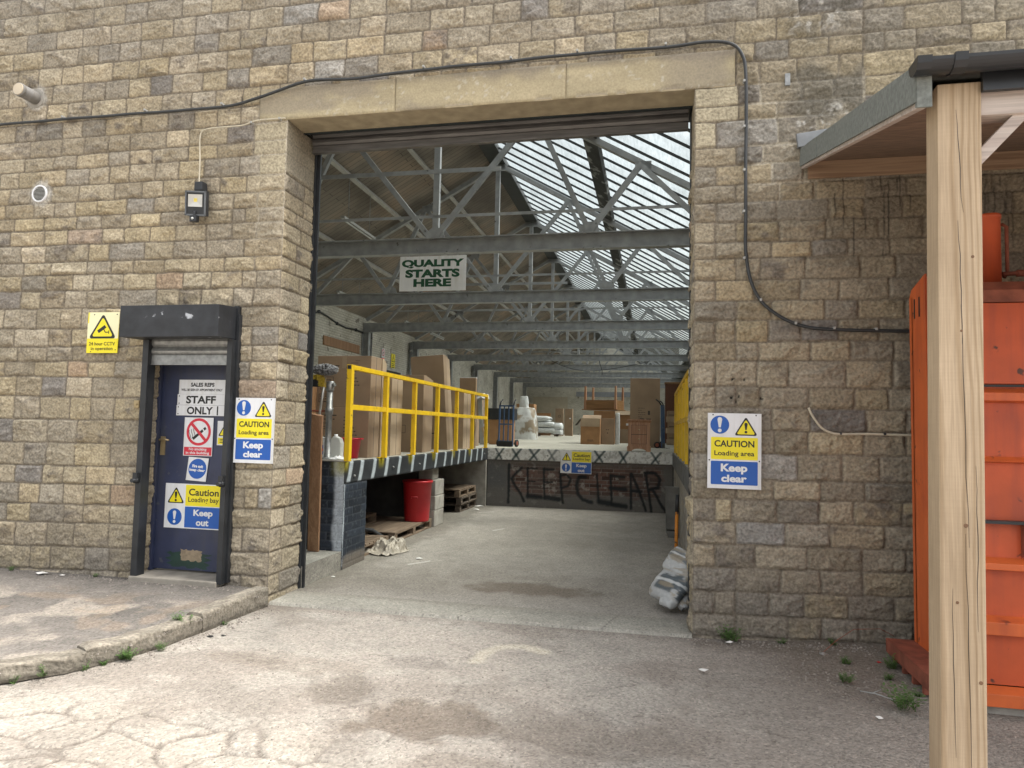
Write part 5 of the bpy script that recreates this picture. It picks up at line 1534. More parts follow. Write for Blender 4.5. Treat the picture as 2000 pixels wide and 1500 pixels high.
br_ = MB().box((5.52, YF - .01, .905), (5.535, YF + .031, 1.095)); br_.box((5.57, YF - .01, .905), (5.585, YF + .031, 1.095)); br_.box((5.535, YF + .02, .95), (5.57, YF + .0305, 1.08))
br_.build("hinge_bracket", M_rust, om)
bsf = MB()
for x in (5.02, 5.6, 6.4, 7.2):
    bsf.box((x, -1.06, .075), (x + .012, -.30, .155))
bsf.box((5.02, -1.06, .155), (X1o, -.28, .167)); bsf.box((5.02, -.29, .075), (X1o, -.28, .155))
for y in (-.40, -.58, -.76, -.94):
    bsf.box((5.03, y - .02, .02), (5.20, y + .012, .155))
bsf.build("base_skid", M_rust, om)
MB().box((5.25, YF + .02, -.02), (X1o, -.4, .06)).build("plinth", M_greycon, om)
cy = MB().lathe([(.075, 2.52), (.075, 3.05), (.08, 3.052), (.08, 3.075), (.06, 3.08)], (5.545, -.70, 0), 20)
cy.build("ram_cylinder", M_orange_shade, om)
pp = MB().tube([(5.63, -.70, 3.02), (5.66, -.70, 3.0), (5.66, -.70, 2.70), (5.64, -.70, 2.66)], .012, 8)
for z in (2.60, 2.68):
    pp.tube([(5.62, -.72, z), (5.72, -.74, z), (5.95, -.74, z)], .014, 8); pp.lathe([(.024, 0), (.024, .05)], (5.70, -.735, z), 6, (1, 0, 0))
pp.build("hydraulic_pipes", M_rust, om)

# ------------------------------------------------------------------ boxes and clutter on the left dock
def carton(name, label, a, b, mat=M_card, rz=0, group=None, cat="cardboard box", tape=True, prints=(), edges=0, lean=0., z=ZD):
    """Closed carton with its lower front right corner at a=(x, y); b=(width, depth, height). Faces -Y; prints on the front."""
    x1, y0 = a; w, d, hgt = b
    t = thing(name, label, cat, (x1, y0, z), group)
    m = MB().box((x1 - w, y0, z), (x1, y0 + d, z + hgt))
    body = m.build("carton", mat, t, .006)
    if tape:
        m = MB().box((x1 - w / 2 - .03, y0 - .0012, z + hgt - .16), (x1 - w / 2 + .03, y0, z + hgt)); m.box((x1 - w / 2 - .03, y0, z + hgt), (x1 - w / 2 + .03, y0 + d, z + hgt + .0012))
        m.build("tape", M_tape, t)
    if prints:
        m = MB()
        for px, pz, pw, ph in prints:
            m.box((x1 - w + px, y0 - .0012, z + pz), (x1 - w + px + pw, y0 + .001, z + pz + ph))
        m.build("printing", M_print, t)
    if edges:
        m = MB()
        for k in range(1, edges):
            yy = y0 + d * k / edges
            m.box((x1 - .001, yy - .005, z + .01), (x1 + .0015, yy + .005, z + hgt - .01))
        m.build("edge_gaps", M_print, t)
    if w > .4 and hgt > .5 and not prints:
        MB().box((x1 - w * .42, y0 - .0013, z + hgt * .62), (x1 - w * .42 + .11, y0 + .001, z + hgt * .62 + .075)).build("paper_label", M_white, t)
    if d > .25:
        MB().box((x1 - .001, y0 + d / 2 - .004, z + .01), (x1 + .0012, y0 + d / 2 + .004, z + hgt - .01)).build("flap_seam", M_print, t)
    t.rotation_euler = (lean, 0, rz)
    return t

def lines(x, z, n, w, gap=.045, hgt=.014, seed=1):
    r = random.Random(seed); out = []
    for k in range(n):
        q = x; end = x + w * (.5 + .5 * r.random())
        while q < end:
            l = .02 + .05 * r.random(); out.append((q, z - k * gap, min(l, end - q + .02), hgt)); q += l + .012
    return out
def outline(x, z, w, hgt, t=.006):
    return [(x, z, w, t), (x, z + hgt, w, t), (x, z, t, hgt), (x + w, z, t, hgt + t)]

big_pr = lines(.02, .52, 3, .28, .05, .014, 2) + outline(.05, .22, .17, .16) + outline(.085, .25, .10, .10) + outline(.03, .06, .19, .10) + lines(.045, .13, 3, .15, .035, .012, 5) + lines(.40, .50, 8, .18, .045, .012, 7)
carton("large_carton", "large printed carton on the dock, lower of the two behind the rail post", (-.13, 2.42), (.74, .34, .632), M_card, 0, "two large stacked cartons", prints=big_pr, tape=False)
carton("large_carton", "large printed carton with scribbled top edge, upper of the two behind the rail post", (-.125, 2.43), (.735, .34, .655), M_card, 0, "two large stacked cartons",
       prints=big_pr + [(.46, .56, .10, .006), (.50, .53, .08, .005), (.52, .59, .06, .005)], z=ZD + .634)
for k in range(3):
    carton("flat_carton", ["thin pale flat carton standing against the two large cartons, frontmost of three", "thin pale flat carton, middle of three beside the two large cartons", "thin pale flat carton, rearmost of three beside the two large cartons"][k],
           (-.118 - .012 * k, 2.785 + k * .07), (.70, .064, 1.29 - .02 * k), M_card2, 0, "flat cartons standing on the dock", tape=False)
carton("brown_carton", "dark plain carton low behind the metal pipe stand", (-.86, 2.3), (.55, .5, .93), M_cardin, 0, tape=True)
carton("tall_slim_carton", "tall slim pale carton between the large cartons and the four flat packs", (-.125, 3.16), (.50, .42, 1.06), M_card2, .0, tape=False, prints=[(.02, .66, .46, .004)])
for k in range(4):
    carton("flat_carton", ["printed flat carton of a standing row of four, the front one", "flat carton second in the standing row of four", "flat carton third in the standing row of four", "flat carton rearmost in the standing row of four"][k],
           (-.17 - .022 * k, 4.62 + k * .17), (.84, .16, 1.22 - .012 * k), M_card, 0, "flat cartons standing on the dock", tape=False,
           prints=(outline(.28, .82, .16, .2) + [(.31 + .035 * q, .85, .012, .14) for q in range(4)] + lines(.30, .52, 2, .2, .04, .012, 3) + outline(.30, .30, .25, .12) + lines(.32, .4, 2, .2, .04, .012, 8)) if k == 0 else ())
for k in range(3):
    t = carton("tall_flat_carton", ["tallest brown flat carton leaning above the rail, front one of three", "tall brown flat carton leaning above the rail, middle of three", "tall brown flat carton leaning above the rail, rearmost of three"][k],
               (-.225 - .03 * k, 6.17 + k * .20), (.62, .19, 1.72 - .012 * k), M_card if k == 0 else M_card2, 0, "tall flat cartons leaning together", tape=False,
               prints=[(.36, .62, .012, .16), (.40, .62, .012, .16), (.44, .6, .012, .16), (.30, .3, .12, .02)] if k == 0 else ())
    t.rotation_euler = (0, -.075, 0)
carton("mid_carton", "pale tall carton with a line drawing on its side, behind the fifth rail bay", (-.15, 6.92), (.34, .5, 1.13), M_card2, 0, tape=False)
m = carton("slim_upright_carton", "slim upright carton with a white top edge near the far rail end", (-.10, 7.60), (.34, .1, 1.40), M_card, 0, tape=False)
MB().box((-.44, 7.60, ZD + 1.40), (-.10, 7.70, ZD + 1.415)).build("top_strip", M_white, m)
carton("dark_carton", "dark brown carton behind the far end of the yellow rail", (-.50, 9.0), (.55, .5, .62), M_card, 0)

# pipe stand, broom, mop, plank, bottles, bucket
t = thing("pipe_stand", "worn galvanised pipe post with collars standing at the dock corner", "post", (-.325, 1.72, ZD))
MB().lathe([(.085, .012), (.085, .022), (.05, .03), (.036, .035), (.036, .52), (.046, .525), (.046, .60), (.036, .605), (.036, .83)], (-.325, 1.72, ZD), 18).build("pipe", M_galv, t)
m = MB().lathe([(.046, .80), (.050, .815), (.050, .90), (.040, .915)], (-.325, 1.72, ZD), 16); m.lathe([(.022, 0), (.018, .03)], (-.275, 1.70, ZD + .87), 8, (1, -.3, 0))
m.build("top_fitting", M_galv, t)
MB().tube([(-.365, 1.72, ZD + .565), (-.80, 1.71, ZD + .565)], .012, 8).build("side_bar", M_rust, t)
t = thing("mop", "fluffy grey mop head up on a metal handle by the stone jamb", "mop", (-.38, 1.62, ZD))
MB().tube([(-.385, 1.60, ZD + .50), (-.34, 1.62, ZD + .96)], .014, 10).build("handle", M_alu, t)
MB().tube([(-.41, 1.585, ZD + .02), (-.39, 1.598, ZD + .50)], .012, 8).build("lower_handle", M_blacksteel, t)
m = MB(); rm = random.Random(8)
for k in range(420):
    a, b = rm.random() * 6.283, math.acos(1 - 2 * rm.random())
    c = Vector((-.345, 1.62, ZD + 1.05)); dirv = Vector((math.sin(b) * math.cos(a) * .150, math.sin(b) * math.sin(a) * .10, math.cos(b) * .062))
    p = c + dirv * .55; q = c + dirv * (1 + .12 * rm.random()) + Vector((0, 0, -.012))
    m.tube([p, (p + q) / 2 + Vector((rm.random() - .5, rm.random() - .5, rm.random() - .5)) * .03, q], .009, 5)
m.build("mop_head", M_mop, t)
t = thing("broom", "broom with yellow bristles standing head up beside the mop", "broom", (-.50, 1.60, ZD))
MB().tube([(-.56, 1.60, ZD + .01), (-.50, 1.60, ZD + .84)], .012, 8).build("handle", M_alu, t)
MB().box((-.62, 1.575, ZD + .84), (-.40, 1.635, ZD + .925)).build("broom_block", M_blacksteel, t, .01)
m = MB(); rm = random.Random(4)
for k in range(360):
    x, y = -.62 + rm.random() * .25, 1.57 + rm.random() * .07
    m.bar((min(x, -.41), y, ZD + .915), (x + .02 * (rm.random() - .3), y + .02 * (rm.random() - .5), ZD + .965 + .02 * rm.random()), .005, .005)
for k in range(160):
    y, z = 1.575 + rm.random() * .06, ZD + .845 + rm.random() * .10
    m.bar((-.405, y, z), (-.345 + .02 * rm.random(), y + .01 * (rm.random() - .5), z + .02 * (rm.random() - .6)), .005, .005)
m.build("bristles", M_bristle, t)
o = MB().bar((-.27, 1.36, .206), (-.03, .86, 1.70), .128, .035, (0, 1, 0)).build("leaning_plank", M_plank, None, .003)
prop(o, "brown timber plank leaning in the bay against the stone jamb", "plank")
def bottle(label, x, y, s, mat, rz=0, lab=False, cap=M_white):
    t = thing("plastic_bottle", label, "bottle", (x, y, ZD), "plastic bottles at the dock corner")
    m = MB().prism([(-.07 * s, 0), (.07 * s, 0), (.072 * s, .20 * s), (.05 * s, .26 * s), (-.005 * s, .285 * s), (-.04 * s, .285 * s), (-.068 * s, .24 * s)], (x, y - .05 * s, ZD + .001), (1, 0, 0), (0, 0, 1), (0, .10 * s, 0))
    m.build("bottle_body", mat, t, .014)
    MB().lathe([(.022 * s, .27 * s), (.022 * s, .31 * s)], (x - .02 * s, y, ZD), 12).build("cap", cap, t)
    if lab:
        MB().box((x - .0 * s, y - .0535 * s, ZD + .06), (x + .06 * s, y - .0505 * s, ZD + .17)).build("label_patch", M_signblue, t)
        MB().box((x - .0 * s, y - .0545 * s, ZD + .10), (x + .06 * s, y - .0535 * s, ZD + .13)).build("label_band", M_signred, t)
    return t
bottle("milky plastic bottle with a blue and red label between plank and pipe stand", -.425, 1.74, .95, M_clear, 0, True)
bottle("plain milky plastic bottle between pipe stand and white rag", -.285, 1.88, .95, M_clear)
t = bottle("dark green bottle with a red top half hidden by the leaning plank", -.56, 1.70, 1.0, mk("bottle_green", (.01, .05, .035), .35, 0, .1, 5, 0), 0, False, M_redplastic)
def rag(name, label, cat, c, sx, sy, hgt, mat, seed, n=34):
    xs_ = np.linspace(-1, 1, n); A, B = np.meshgrid(xs_, xs_, indexing='ij')
    r = np.hypot(A, B)
    rid_ = .55 * (1 - np.abs(fbm(A * 2.2 + seed, B * 2.2, 4, seed) - .5) * 2) + .45 * (1 - np.abs(fbm(A * 5 + seed + .8 * B, B * 5, 4, seed + 31) - .5) * 2) - .25 * fbm(A * 3, B * 3 + seed, 3, seed + 37)
    z = hgt * (rid_ ** 2 * 1.1) * (1 - sstep(.45, 1.05, r + .3 * (fbm(A * 2, B * 2 + seed, 3, seed + 5) - .5))) + .004
    jx = (fbm(A * 1.5, B * 1.5, 3, seed + 2) - .5) * .9; jy = (fbm(A * 1.5 + 9, B * 1.5, 3, seed + 3) - .5) * .9
    P = np.stack([c[0] + (A + jx) * sx, c[1] + (B + jy) * sy, c[2] + z], -1).reshape(-1, 3)
    keep = (r[:-1, :-1] < .98 + .2 * (fbm(A * 3, B * 3, 2, seed + 8)[:-1, :-1] - .5))
    f = gfaces(n, n, keep)
    o = grid_obj(name, P, np.ones_like(P), f, mat)
    return prop(o, label, cat)
rag("white_rag", "crumpled white rag on the dock corner beside the first rail post", "rag", (-.13, 1.62, ZD + .013), .12, .07, .05, M_cloth, 3)
bk = thing("red_bucket", "crimson plastic bucket on the dock behind the first rail bay", "bucket", (-.26, 2.17, ZD))
MB().lathe([(.0, .004), (.105, .004), (.135, .235), (.143, .236), (.143, .25), (.130, .25), (.10, .012), (.0, .012)], (-.26, 2.17, ZD), 28, (0, 0, 1), False).build("bucket_body", M_redplastic2, bk)
MB().box((-.125, 2.14, ZD + .235), (-.095, 2.20, ZD + .25)).build("lug", M_redplastic2, bk)

# ------------------------------------------------------------------ under the dock
def pallet(name, label, x0, x1, y0, y1, z, mat, group="old timber pallets under the dock", along_x=True, solid=False):
    """Deck boards run along X, openings face +X."""
    t = thing(name, label, "pallet", ((x0 + x1) / 2, (y0 + y1) / 2, z), group)
    L = y1 - y0
    for yy in (y0, (y0 + y1) / 2 - .05, y1 - .1):
        for xx in (x1 - .1, (x0 + x1) / 2 - .05, x0):
            MB().box((xx, yy, z + .022), (xx + .1, yy + .1, z + .105)).build("block", mat, t, .004)
    for xx in (x1 - .1, (x0 + x1) / 2 - .05, x0):
        MB().box((xx, y0, z), (xx + .1, y1, z + .021)).build("bottom_board", mat, t, .003)
        MB().box((xx, y0 + .001, z + .106), (xx + .1, y1 - .001, z + .122)).build("stringer", mat, t, .003)
    n = 1 if solid else 7
    w = L / n
    for k in range(n):
        MB().box((x0, y0 + k * w + (0 if solid else .01), z + .123), (x1 + .002, y0 + (k + 1) * w - (0 if solid else .012), z + .142)).build("deck_board", mat, t, .003)
    return t
pallet("timber_pallet", "slatted timber pallet half covered by plastic sheet, beside the black brick corner", -.98, -.06, 2.16, 3.05, .001, M_pallet)
pallet("timber_pallet", "solid decked timber pallet carrying the red bin", -1.05, -.07, 3.30, 4.90, .001, M_pallet, solid=True)
pallet("timber_pallet", "solid decked timber pallet in the shadow behind the hose", -1.65, -.72, 3.15, 4.20, .144, M_pallet, solid=True)
for k in range(3):
    pallet("dark_pallet", ["dark timber pallet at the bottom of the stack of three by the brick face", "dark timber pallet in the middle of the stack of three", "dark timber pallet on top of the stack of three"][k],
           -1.12 + .03 * k, -.17 + .03 * (k % 2), 6.9 - .03 * k, 8.1 - .02 * k, .001 + k * .1432, M_palletd if k < 2 else M_pallet, "stack of three dark pallets", solid=False)
bn = thing("red_bin", "tall red plastic bin standing on a pallet under the dock", "bin", (-.20, 4.55, .143))
MB().lathe([(.0, .003), (.185, .003), (.19, .02), (.222, .585), (.238, .59), (.240, .62), (.226, .625), (.214, .60), (.18, .03), (.0, .03)], (-.20, 4.55, .143), 32, (0, 0, 1), False).build("bin_body", M_redplastic, bn)
m = MB().tube([(-.22, 4.335, .50), (-.22, 4.325, .53), (-.12, 4.325, .53), (-.12, 4.345, .50)], .006, 6)
m.build("side_handle", M_redplastic, bn)
tarp = rag("plastic_sheet", "dirty crumpled polythene sheet spilling from the pallet onto the bay floor", "plastic sheet", (.06, 2.72, .004), .24, .40, .20, M_polyd, 11, 90)
t = thing("black_hose", "black hose lying across the pallets under the dock", "hose", (-.5, 2.9, .2))
MB().tube([(-1.5, 2.3, .17), (-1.1, 2.5, .20), (-.8, 2.75, .22), (-.5, 2.95, .23), (-.28, 3.02, .20), (-.14, 3.08, .10), (-.05, 3.12, .03), (.02, 3.25, .02)], .028, 10).build("hose_run", M_rubber, t)
MB().tube([(-1.5, 2.5, .17), (-1.0, 2.72, .20), (-.6, 3.0, .20), (-.3, 3.12, .19)], .022, 10).build("hose_run", M_rubber, t)

# ------------------------------------------------------------------ right side of the bay
t = thing("orange_pole", "rusty orange and black steel pole standing by the grey trough", "pole", (3.66, 3.05, 0))
MB().tube([(3.665, 3.05, .0), (3.675, 3.06, .62)], .021, 10).build("pole_lower", M_orangepole, t)
MB().tube([(3.675, 3.06, .62), (3.68, 3.065, .83)], .0225, 10).build("pole_top", M_blacksteel, t)
t = thing("grey_trough", "grey steel trough standing on end behind the orange pole", "trough", (3.66, 5.2, .1))
m = MB()
m.box((3.58, 5.10, .10), (3.595, 5.34, .74)); m.box((3.755, 5.10, .10), (3.77, 5.34, .74)); m.box((3.595, 5.33, .10), (3.755, 5.345, .74))
m.box((3.56, 5.08, .735), (3.772, 5.10, .77)); m.prism([(3.58, .10), (3.77, .10), (3.77, .0), (3.62, .0)], (0, 5.10, 0), (1, 0, 0), (0, 0, 1), (0, .24, 0))
m.box((3.595, 5.115, .12), (3.755, 5.13, .74))
m.build("trough_body", mk("dull_grey_zinc", (.17, .165, .15), .6, .2, .25, 7, .1, 40), t, .003)

def sack(name, label, p0, p1, wd, th, up, mat, seed, band=None):
    """A filled plastic sack: a pillow running from p0 to p1."""
    p0, p1, up = Vector(p0), Vector(p1), Vector(up).normalized()
    ax = (p1 - p0); L = ax.length; ax.normalize(); sd = up.cross(ax).normalized(); up = ax.cross(sd).normalized()
    nu, nv = 40, 36
    a = np.linspace(-1, 1, nu); b = np.linspace(0, 2 * np.pi, nv)
    A, B = np.meshgrid(a, b, indexing='ij')
    prof_ = np.clip(1 - np.abs(A) ** 4.5, 0, 1) ** .5
    n = fbm(A * 3 + seed, B * 1.5, 4, seed); cr_ = 1 - np.abs(fbm(A * 9 + seed, B * 1.4, 3, seed + 4) - .5) * 2
    wv = wd / 2 * (.72 + .28 * prof_) * (1 + .12 * (n - .5)); tv = th / 2 * prof_ * (1 + .3 * (n - .5)) + .006
    ex = 2 / 3.2
    cx, sx_ = np.cos(B), np.sin(B)
    X = np.sign(cx) * np.abs(cx) ** ex * wv; Z = np.sign(sx_) * np.abs(sx_) ** .85 * tv * (1 - .10 * sstep(.88, .98, cr_))
    Z = Z - .05 * th * np.cos(A * 2.2 + seed)
    Pm = (np.array((p0 + p1) / 2)[None, None] + A[..., None] * L / 2 * np.array(ax) + X[..., None] * np.array(sd) + Z[..., None] * np.array(up))
    C = np.ones(A.shape + (3,)) * np.array([.44, .445, .44])
    C = C * (.8 + .4 * n)[..., None]
    if band:
        lo, hi, colr = band
        pr_ = sstep(lo - .05, lo + .05, A + .35 * (n - .5)) * (1 - sstep(hi - .05, hi + .05, A + .35 * (n - .5)))
        hole_ = sstep(.57, .61, fbm(A * 2.2 + seed, np.cos(B) * 1.8 + seed, 4, seed + 21))
        C = mixc(C, colr, pr_ * (1 - .9 * hole_))
        C = mixc(C, (.60, .61, .60), pr_ * (np.abs(A - (lo + hi) / 2 + .1 * np.cos(B)) < .07) * .8)
    C = mixc(C, (.30, .25, .18), sstep(.58, .66, fbm(A * 4, B * 1.2 + seed, 4, seed + 9)) * .7)
    o = grid_obj(name, Pm.reshape(-1, 3), C.reshape(-1, 3), gfaces(nu, nv), M_sackm)
    prop(o, label, "sack", "sacks against the stone jamb")
    return o
M_sackm = mk_attr("woven_plastic_sack", .4, 30, .12, .5, .006)
G1, G2 = (.10, .115, .125), (.16, .17, .175)
sack("grey_sack", "grey and white sack leaning on the stone jamb, outermost of the pile", (3.455, .70, .09), (3.68, .84, .36), .40, .14, (-.75, -.55, .5), M_sackm, 3, (-.62, .45, G1))
sack("white_sack", "torn white sack with dark printing on top of the pile by the jamb", (3.55, .86, .30), (3.70, .92, .50), .30, .11, (-.6, -.5, .5), M_sackm, 8, (.1, .7, G2))
sack("pale_sack", "pale rolled sack lying lowest in front of the pile by the jamb", (3.49, .60, .065), (3.67, .74, .26), .17, .11, (-.6, -.5, .6), M_sackm, 14, (.35, .8, G1))
sack("small_sack", "small pale sack end on the floor tight against the stone jamb", (3.655, .60, .05), (3.665, .80, .28), .09, .10, (-.9, -.2, .2), M_sackm, 17)

# ------------------------------------------------------------------ upper floor: trucks, furniture, mattresses
def hand_truck(label, x, y, mat, rz=0, wid=.34, hgt=1.06, full=True):
    t = thing("hand_truck", label, "hand truck", (x, y, ZD), "hand trucks on the upper floor")
    hw = wid / 2
    f = MB()
    for s in (-1, 1):
        f.bar((x + s * hw, y, ZD + .02), (x + s * hw, y + .02, ZD + hgt - .14), .03, .03, (0, 1, 0))
    for k in (-.33, .33):
        f.bar((x + k * hw, y, ZD + .05), (x + k * hw, y + .02, ZD + hgt - .15), .026, .016, (0, 1, 0))
    for z in (.12, .5, hgt - .15):
        f.bar((x - hw, y + .012, ZD + z), (x + hw, y + .012, ZD + z), .016, .03)
    f.build("frame", mat, t)
    MB().box((x - hw - .01, y - .14, ZD + .004), (x + hw + .01, y + .01, ZD + .012)).box((x - hw - .01, y - .015, ZD + .012), (x + hw + .01, y - .004, ZD + .12)).build("toe_plate", M_blacksteel, t)
    for s in (-1, 1):
        MB().tube([(x + s * hw, y + .02, ZD + hgt - .15), (x + s * hw, y + .07, ZD + hgt - .06), (x + s * (hw - .01), y + .15, ZD + hgt)], .016, 8).build("handle", M_rubber, t)
        wx = x + s * (hw + .055)
        w = MB().lathe([(.045, -.02), (.068, -.026), (.08, -.018), (.08, .018), (.068, .026), (.045, .02)], (wx, y + .10, ZD + .08), 20, (1, 0, 0))
        wo = w.build("wheel", M_rubber, t)
        MB().lathe([(.046, -.021), (.046, .021)], (wx, y + .10, ZD + .08), 14, (1, 0, 0)).build("rim", M_rust, wo)
    MB().bar((x - hw - .05, y + .10, ZD + .08), (x + hw + .05, y + .10, ZD + .08), .02, .02).build("axle", M_greysteel, t)
    t.rotation_euler = (0, 0, rz)
    return t
ht = hand_truck("blue and grey hand truck standing at the dock edge near the rail end", .155, 9.35, M_bluesteel, -.25)
hand_truck("blue hand truck side on behind the tall brown panel carton", 3.62, 11.75, M_bluesteel, 1.35, .30, 1.2)
t = thing("black_carton", "black topped carton stack behind the first hand truck", "cardboard box", (-.35, 11.2, ZD))
MB().box((-.62, 11.0, ZD), (-.05, 11.4, ZD + .62)).build("carton", M_cardin, t, .006); MB().box((-.66, 10.98, ZD + .622), (-.0, 11.42, ZD + .90)).build("top_carton", M_blacksteel, t, .006)
carton("brown_carton", "brown carton on the upper floor between rail end and first hand truck", (-.80, 12.2), (.62, .5, .72), M_card, 0)
carton("brown_carton", "stacked carton pile against the white side wall far behind the rail", (-3.2, 20.0), (1.0, .8, 1.5), M_card, 0)
t = thing("paper_roll_stand", "white wrapped boards standing behind the far rail post", "boards", (-.62, 10.3, ZD))
MB().bar((-.62, 10.3, ZD + .01), (-.70, 10.3, ZD + 1.1), .10, .03, (0, 1, 0)).build("board", M_clip, t); MB().bar((-.50, 10.28, ZD + .01), (-.62, 10.28, ZD + .42), .045, .03, (0, 1, 0)).build("batten", M_batten, t)
rg = rag("white_wrapping", "white wrapping film draped over the boards by the far rail post", "wrapping", (-.62, 10.25, ZD + 1.10), .16, .12, .16, M_cloth, 21)
o = MB().box((-.74, 10.25, ZD + 1.085), (-.55, 10.36, ZD + 1.108)).build("board_cap", M_clip, t)

# polythene wrapped bundle: a bulging sack-like stack
def lump(name, label, cat, c, rx, ry, hgt, mat, seed, taper=.55, group=None):
    nu, nv = 40, 28
    A, B = np.meshgrid(np.linspace(0, 2 * np.pi, nu), np.linspace(0, 1, nv), indexing='ij')
    ca, sa = np.cos(A), np.sin(A); e = .55
    X = np.sign(ca) * np.abs(ca) ** e; Y = np.sign(sa) * np.abs(sa) ** e
    n = fbm(ca * 2.2 + seed, sa * 2.2 + B * 3, 4, seed); fold = 1 - np.abs(fbm(ca * 5 + seed, sa * 5 + B * 1.2, 3, seed + 3) - .5) * 2
    w = np.where(B < .97, 1 - (1 - taper) * np.clip((B - .45) / .55, 0, 1) ** 1.6, 0.02 + 0 * B)
    w = w * (1 + .12 * (n - .5)) - .05 * sstep(.86, .98, fold)
    Z = hgt * np.minimum(B / .95, 1) + .03 * (n - .5)
    P = np.stack([c[0] + X * rx * w, c[1] + Y * ry * w, c[2] + np.maximum(Z, .002)], -1).reshape(-1, 3)
    o = grid_obj(name, P, np.ones_like(P), gfaces(nu, nv), mat)
    return prop(o, label, cat, group)
lump("wrapped_bundle", "cloudy polythene wrapped furniture bundle behind the first hand truck", "wrapped bundle", (-1.62, 20.6, ZD), .62, .5, 1.22, M_wrap, 5, .72)
lump("small_wrapped_parcel", "small white wrapped parcel balanced on top of the polythene bundle", "parcel", (-1.55, 20.6, ZD + 1.2), .17, .15, .46, M_poly, 9, .8)
t = thing("orange_brown_cabinet", "open orange brown cabinet standing behind the polythene bundle", "cabinet", (-1.95, 24.5, ZD))
m = MB()
m.box((-2.55, 24.1, ZD + .06), (-1.80, 24.14, ZD + 1.5)); m.box((-1.80, 24.1, ZD + .06), (-1.76, 24.75, ZD + 1.5)); m.box((-2.55, 24.14, ZD + 1.46), (-1.80, 24.75, ZD + 1.5))
m.build("carcass", M_cardin, t, .004)
MB().box((-2.50, 24.092, ZD + .72), (-1.84, 24.10, ZD + 1.42)).build("front_panel", M_oakd, t)
m = MB()
for y in (24.12, 24.66): m.box((-2.53, y, ZD), (-1.80, y + .08, ZD + .058))
m.build("feet", M_palletd, t)
def mattress(label, x1, y, z, seed, w=1.9, l=1.35):
    nu, nv = 60, 26
    A, B = np.meshgrid(np.linspace(-1, 1, nu), np.linspace(0, 2 * np.pi, nv), indexing='ij')
    cb, sb = np.cos(B), np.sin(B)
    end = np.clip(1 - np.abs(A) ** 14, 0, 1) ** .5
    n = fbm(A * 6 + seed, B * 1.3, 4, seed)
    Yh = np.sign(cb) * np.abs(cb) ** .35 * l / 2 * (.9 + .1 * end) * (1 + .03 * (n - .5)); Zh = np.sign(sb) * np.abs(sb) ** .5 * .17 * (.25 + .75 * end) * (1 + .25 * (n - .5))
    X = x1 - w / 2 + A * w / 2 + .14 * np.sign(A) * sstep(.9, 1, np.abs(A)) * (fbm(B * 2 + seed, B * 0, 2, seed))
    P = np.stack([X, y + l / 2 + Yh, z + .175 + Zh], -1).reshape(-1, 3)
    o = grid_obj("wrapped_mattress", P, np.ones_like(P), gfaces(nu, nv), M_poly)
    return prop(o, label, "mattress", "stack of wrapped mattresses")
for k, (lab, x1) in enumerate((("polythene wrapped mattress at the bottom of the far stack", -2.2), ("polythene wrapped mattress in the middle of the far stack", -2.25), ("polythene wrapped mattress on top of the far stack", -2.55))):
    mattress(lab, x1, 33.5, ZD + .16 + k * .335, 31 + k, 2.4)
lump("wrapped_cushion", "crumpled polythene end bundle beside the mattress stack, upper one", "wrapped bundle", (-2.02, 33.9, ZD + .44), .30, .35, .34, M_poly, 15, .7)
lump("wrapped_cushion", "crumpled polythene end bundle beside the mattress stack, lower one", "wrapped bundle", (-2.05, 33.9, ZD + .12), .32, .35, .32, M_poly, 18, .8)
t = thing("mattress_skid", "low dark skid under the stack of wrapped mattresses", "skid", (-3.2, 34.1, ZD))
m = MB()
for x in (-4.4, -3.3, -2.2): m.box((x, 33.55, ZD + .001), (x + .12, 34.8, ZD + .10))
m.build("bearers", M_palletd, t); MB().box((-4.5, 33.55, ZD + .101), (-1.9, 34.8, ZD + .14)).build("deck", M_palletd, t)
carton("leaning_tall_carton", "tall carton with a small square mark leaning on the far wall", (-2.42, 39.3), (.52, .3, 1.78), M_card, .05, "two tall cartons by the far wall", prints=outline(.2, 1.2, .12, .13, .02), tape=False)
carton("leaning_tall_carton", "tall plain carton beside the marked one by the far wall", (-1.85, 39.6), (.50, .3, 1.78), M_card, -.04, "two tall cartons by the far wall", tape=False)
carton("brown_panel_carton", "wide brown panel standing behind the wrapped mattresses", (-3.15, 38.6), (1.3, .1, 1.45), M_cardin, 0, tape=False)
# things on the far wall
o = MB().box((-6.5, BY1 - .03, ZD), (-3.6, BY1 - .012, ZD + 3.1)).build("board_panel", mk("pale_board", (.42, .37, .29), .85, 0, .12, 2, 0), None)
prop(o, "faded pale board panel fixed low on the far white wall", "board")
o = MB().box((-2.9, BY1 - .05, ZD + 3.15), (2.6, BY1 - .012, ZD + 3.55)).build("grey_band", mk("grey_band_paint", (.23, .24, .26), .6, 0, .1, 4, 0), None)
prop(o, "long grey board band across the far white wall", "board")

# opened carton with flaps
t = thing("open_carton", "opened rust brown carton with folded flaps on the upper floor", "cardboard box", (1.61, 14.3, ZD))
m = MB()
xa, xb, ya, yb, h1 = 1.335, 1.885, 14.1, 14.55, .74
m.box((xa, ya, ZD), (xb, ya + .01, ZD + h1)); m.box((xa, yb - .01, ZD), (xb, yb, ZD + h1)); m.box((xa, ya + .01, ZD), (xa + .01, yb - .01, ZD + h1)); m.box((xb - .01, ya + .01, ZD), (xb, yb - .01, ZD + h1))
m.build("carton", M_cardin, t)
MB().bar((xa, ya - .003, ZD + h1 + .002), (xa, ya - .025, ZD + h1 - .235), .008, .01).build("flap_hinge", M_cardin, t)
MB().prism([(xa - .003, h1 - .23), (xb - .012, h1 - .23), (xb, h1 + .005), (xa, h1 + .005)], (0, ya - .006, ZD), (1, 0, 0), (0, 0, 1), (0, -.008, 0)).build("front_flap", M_card2, t)
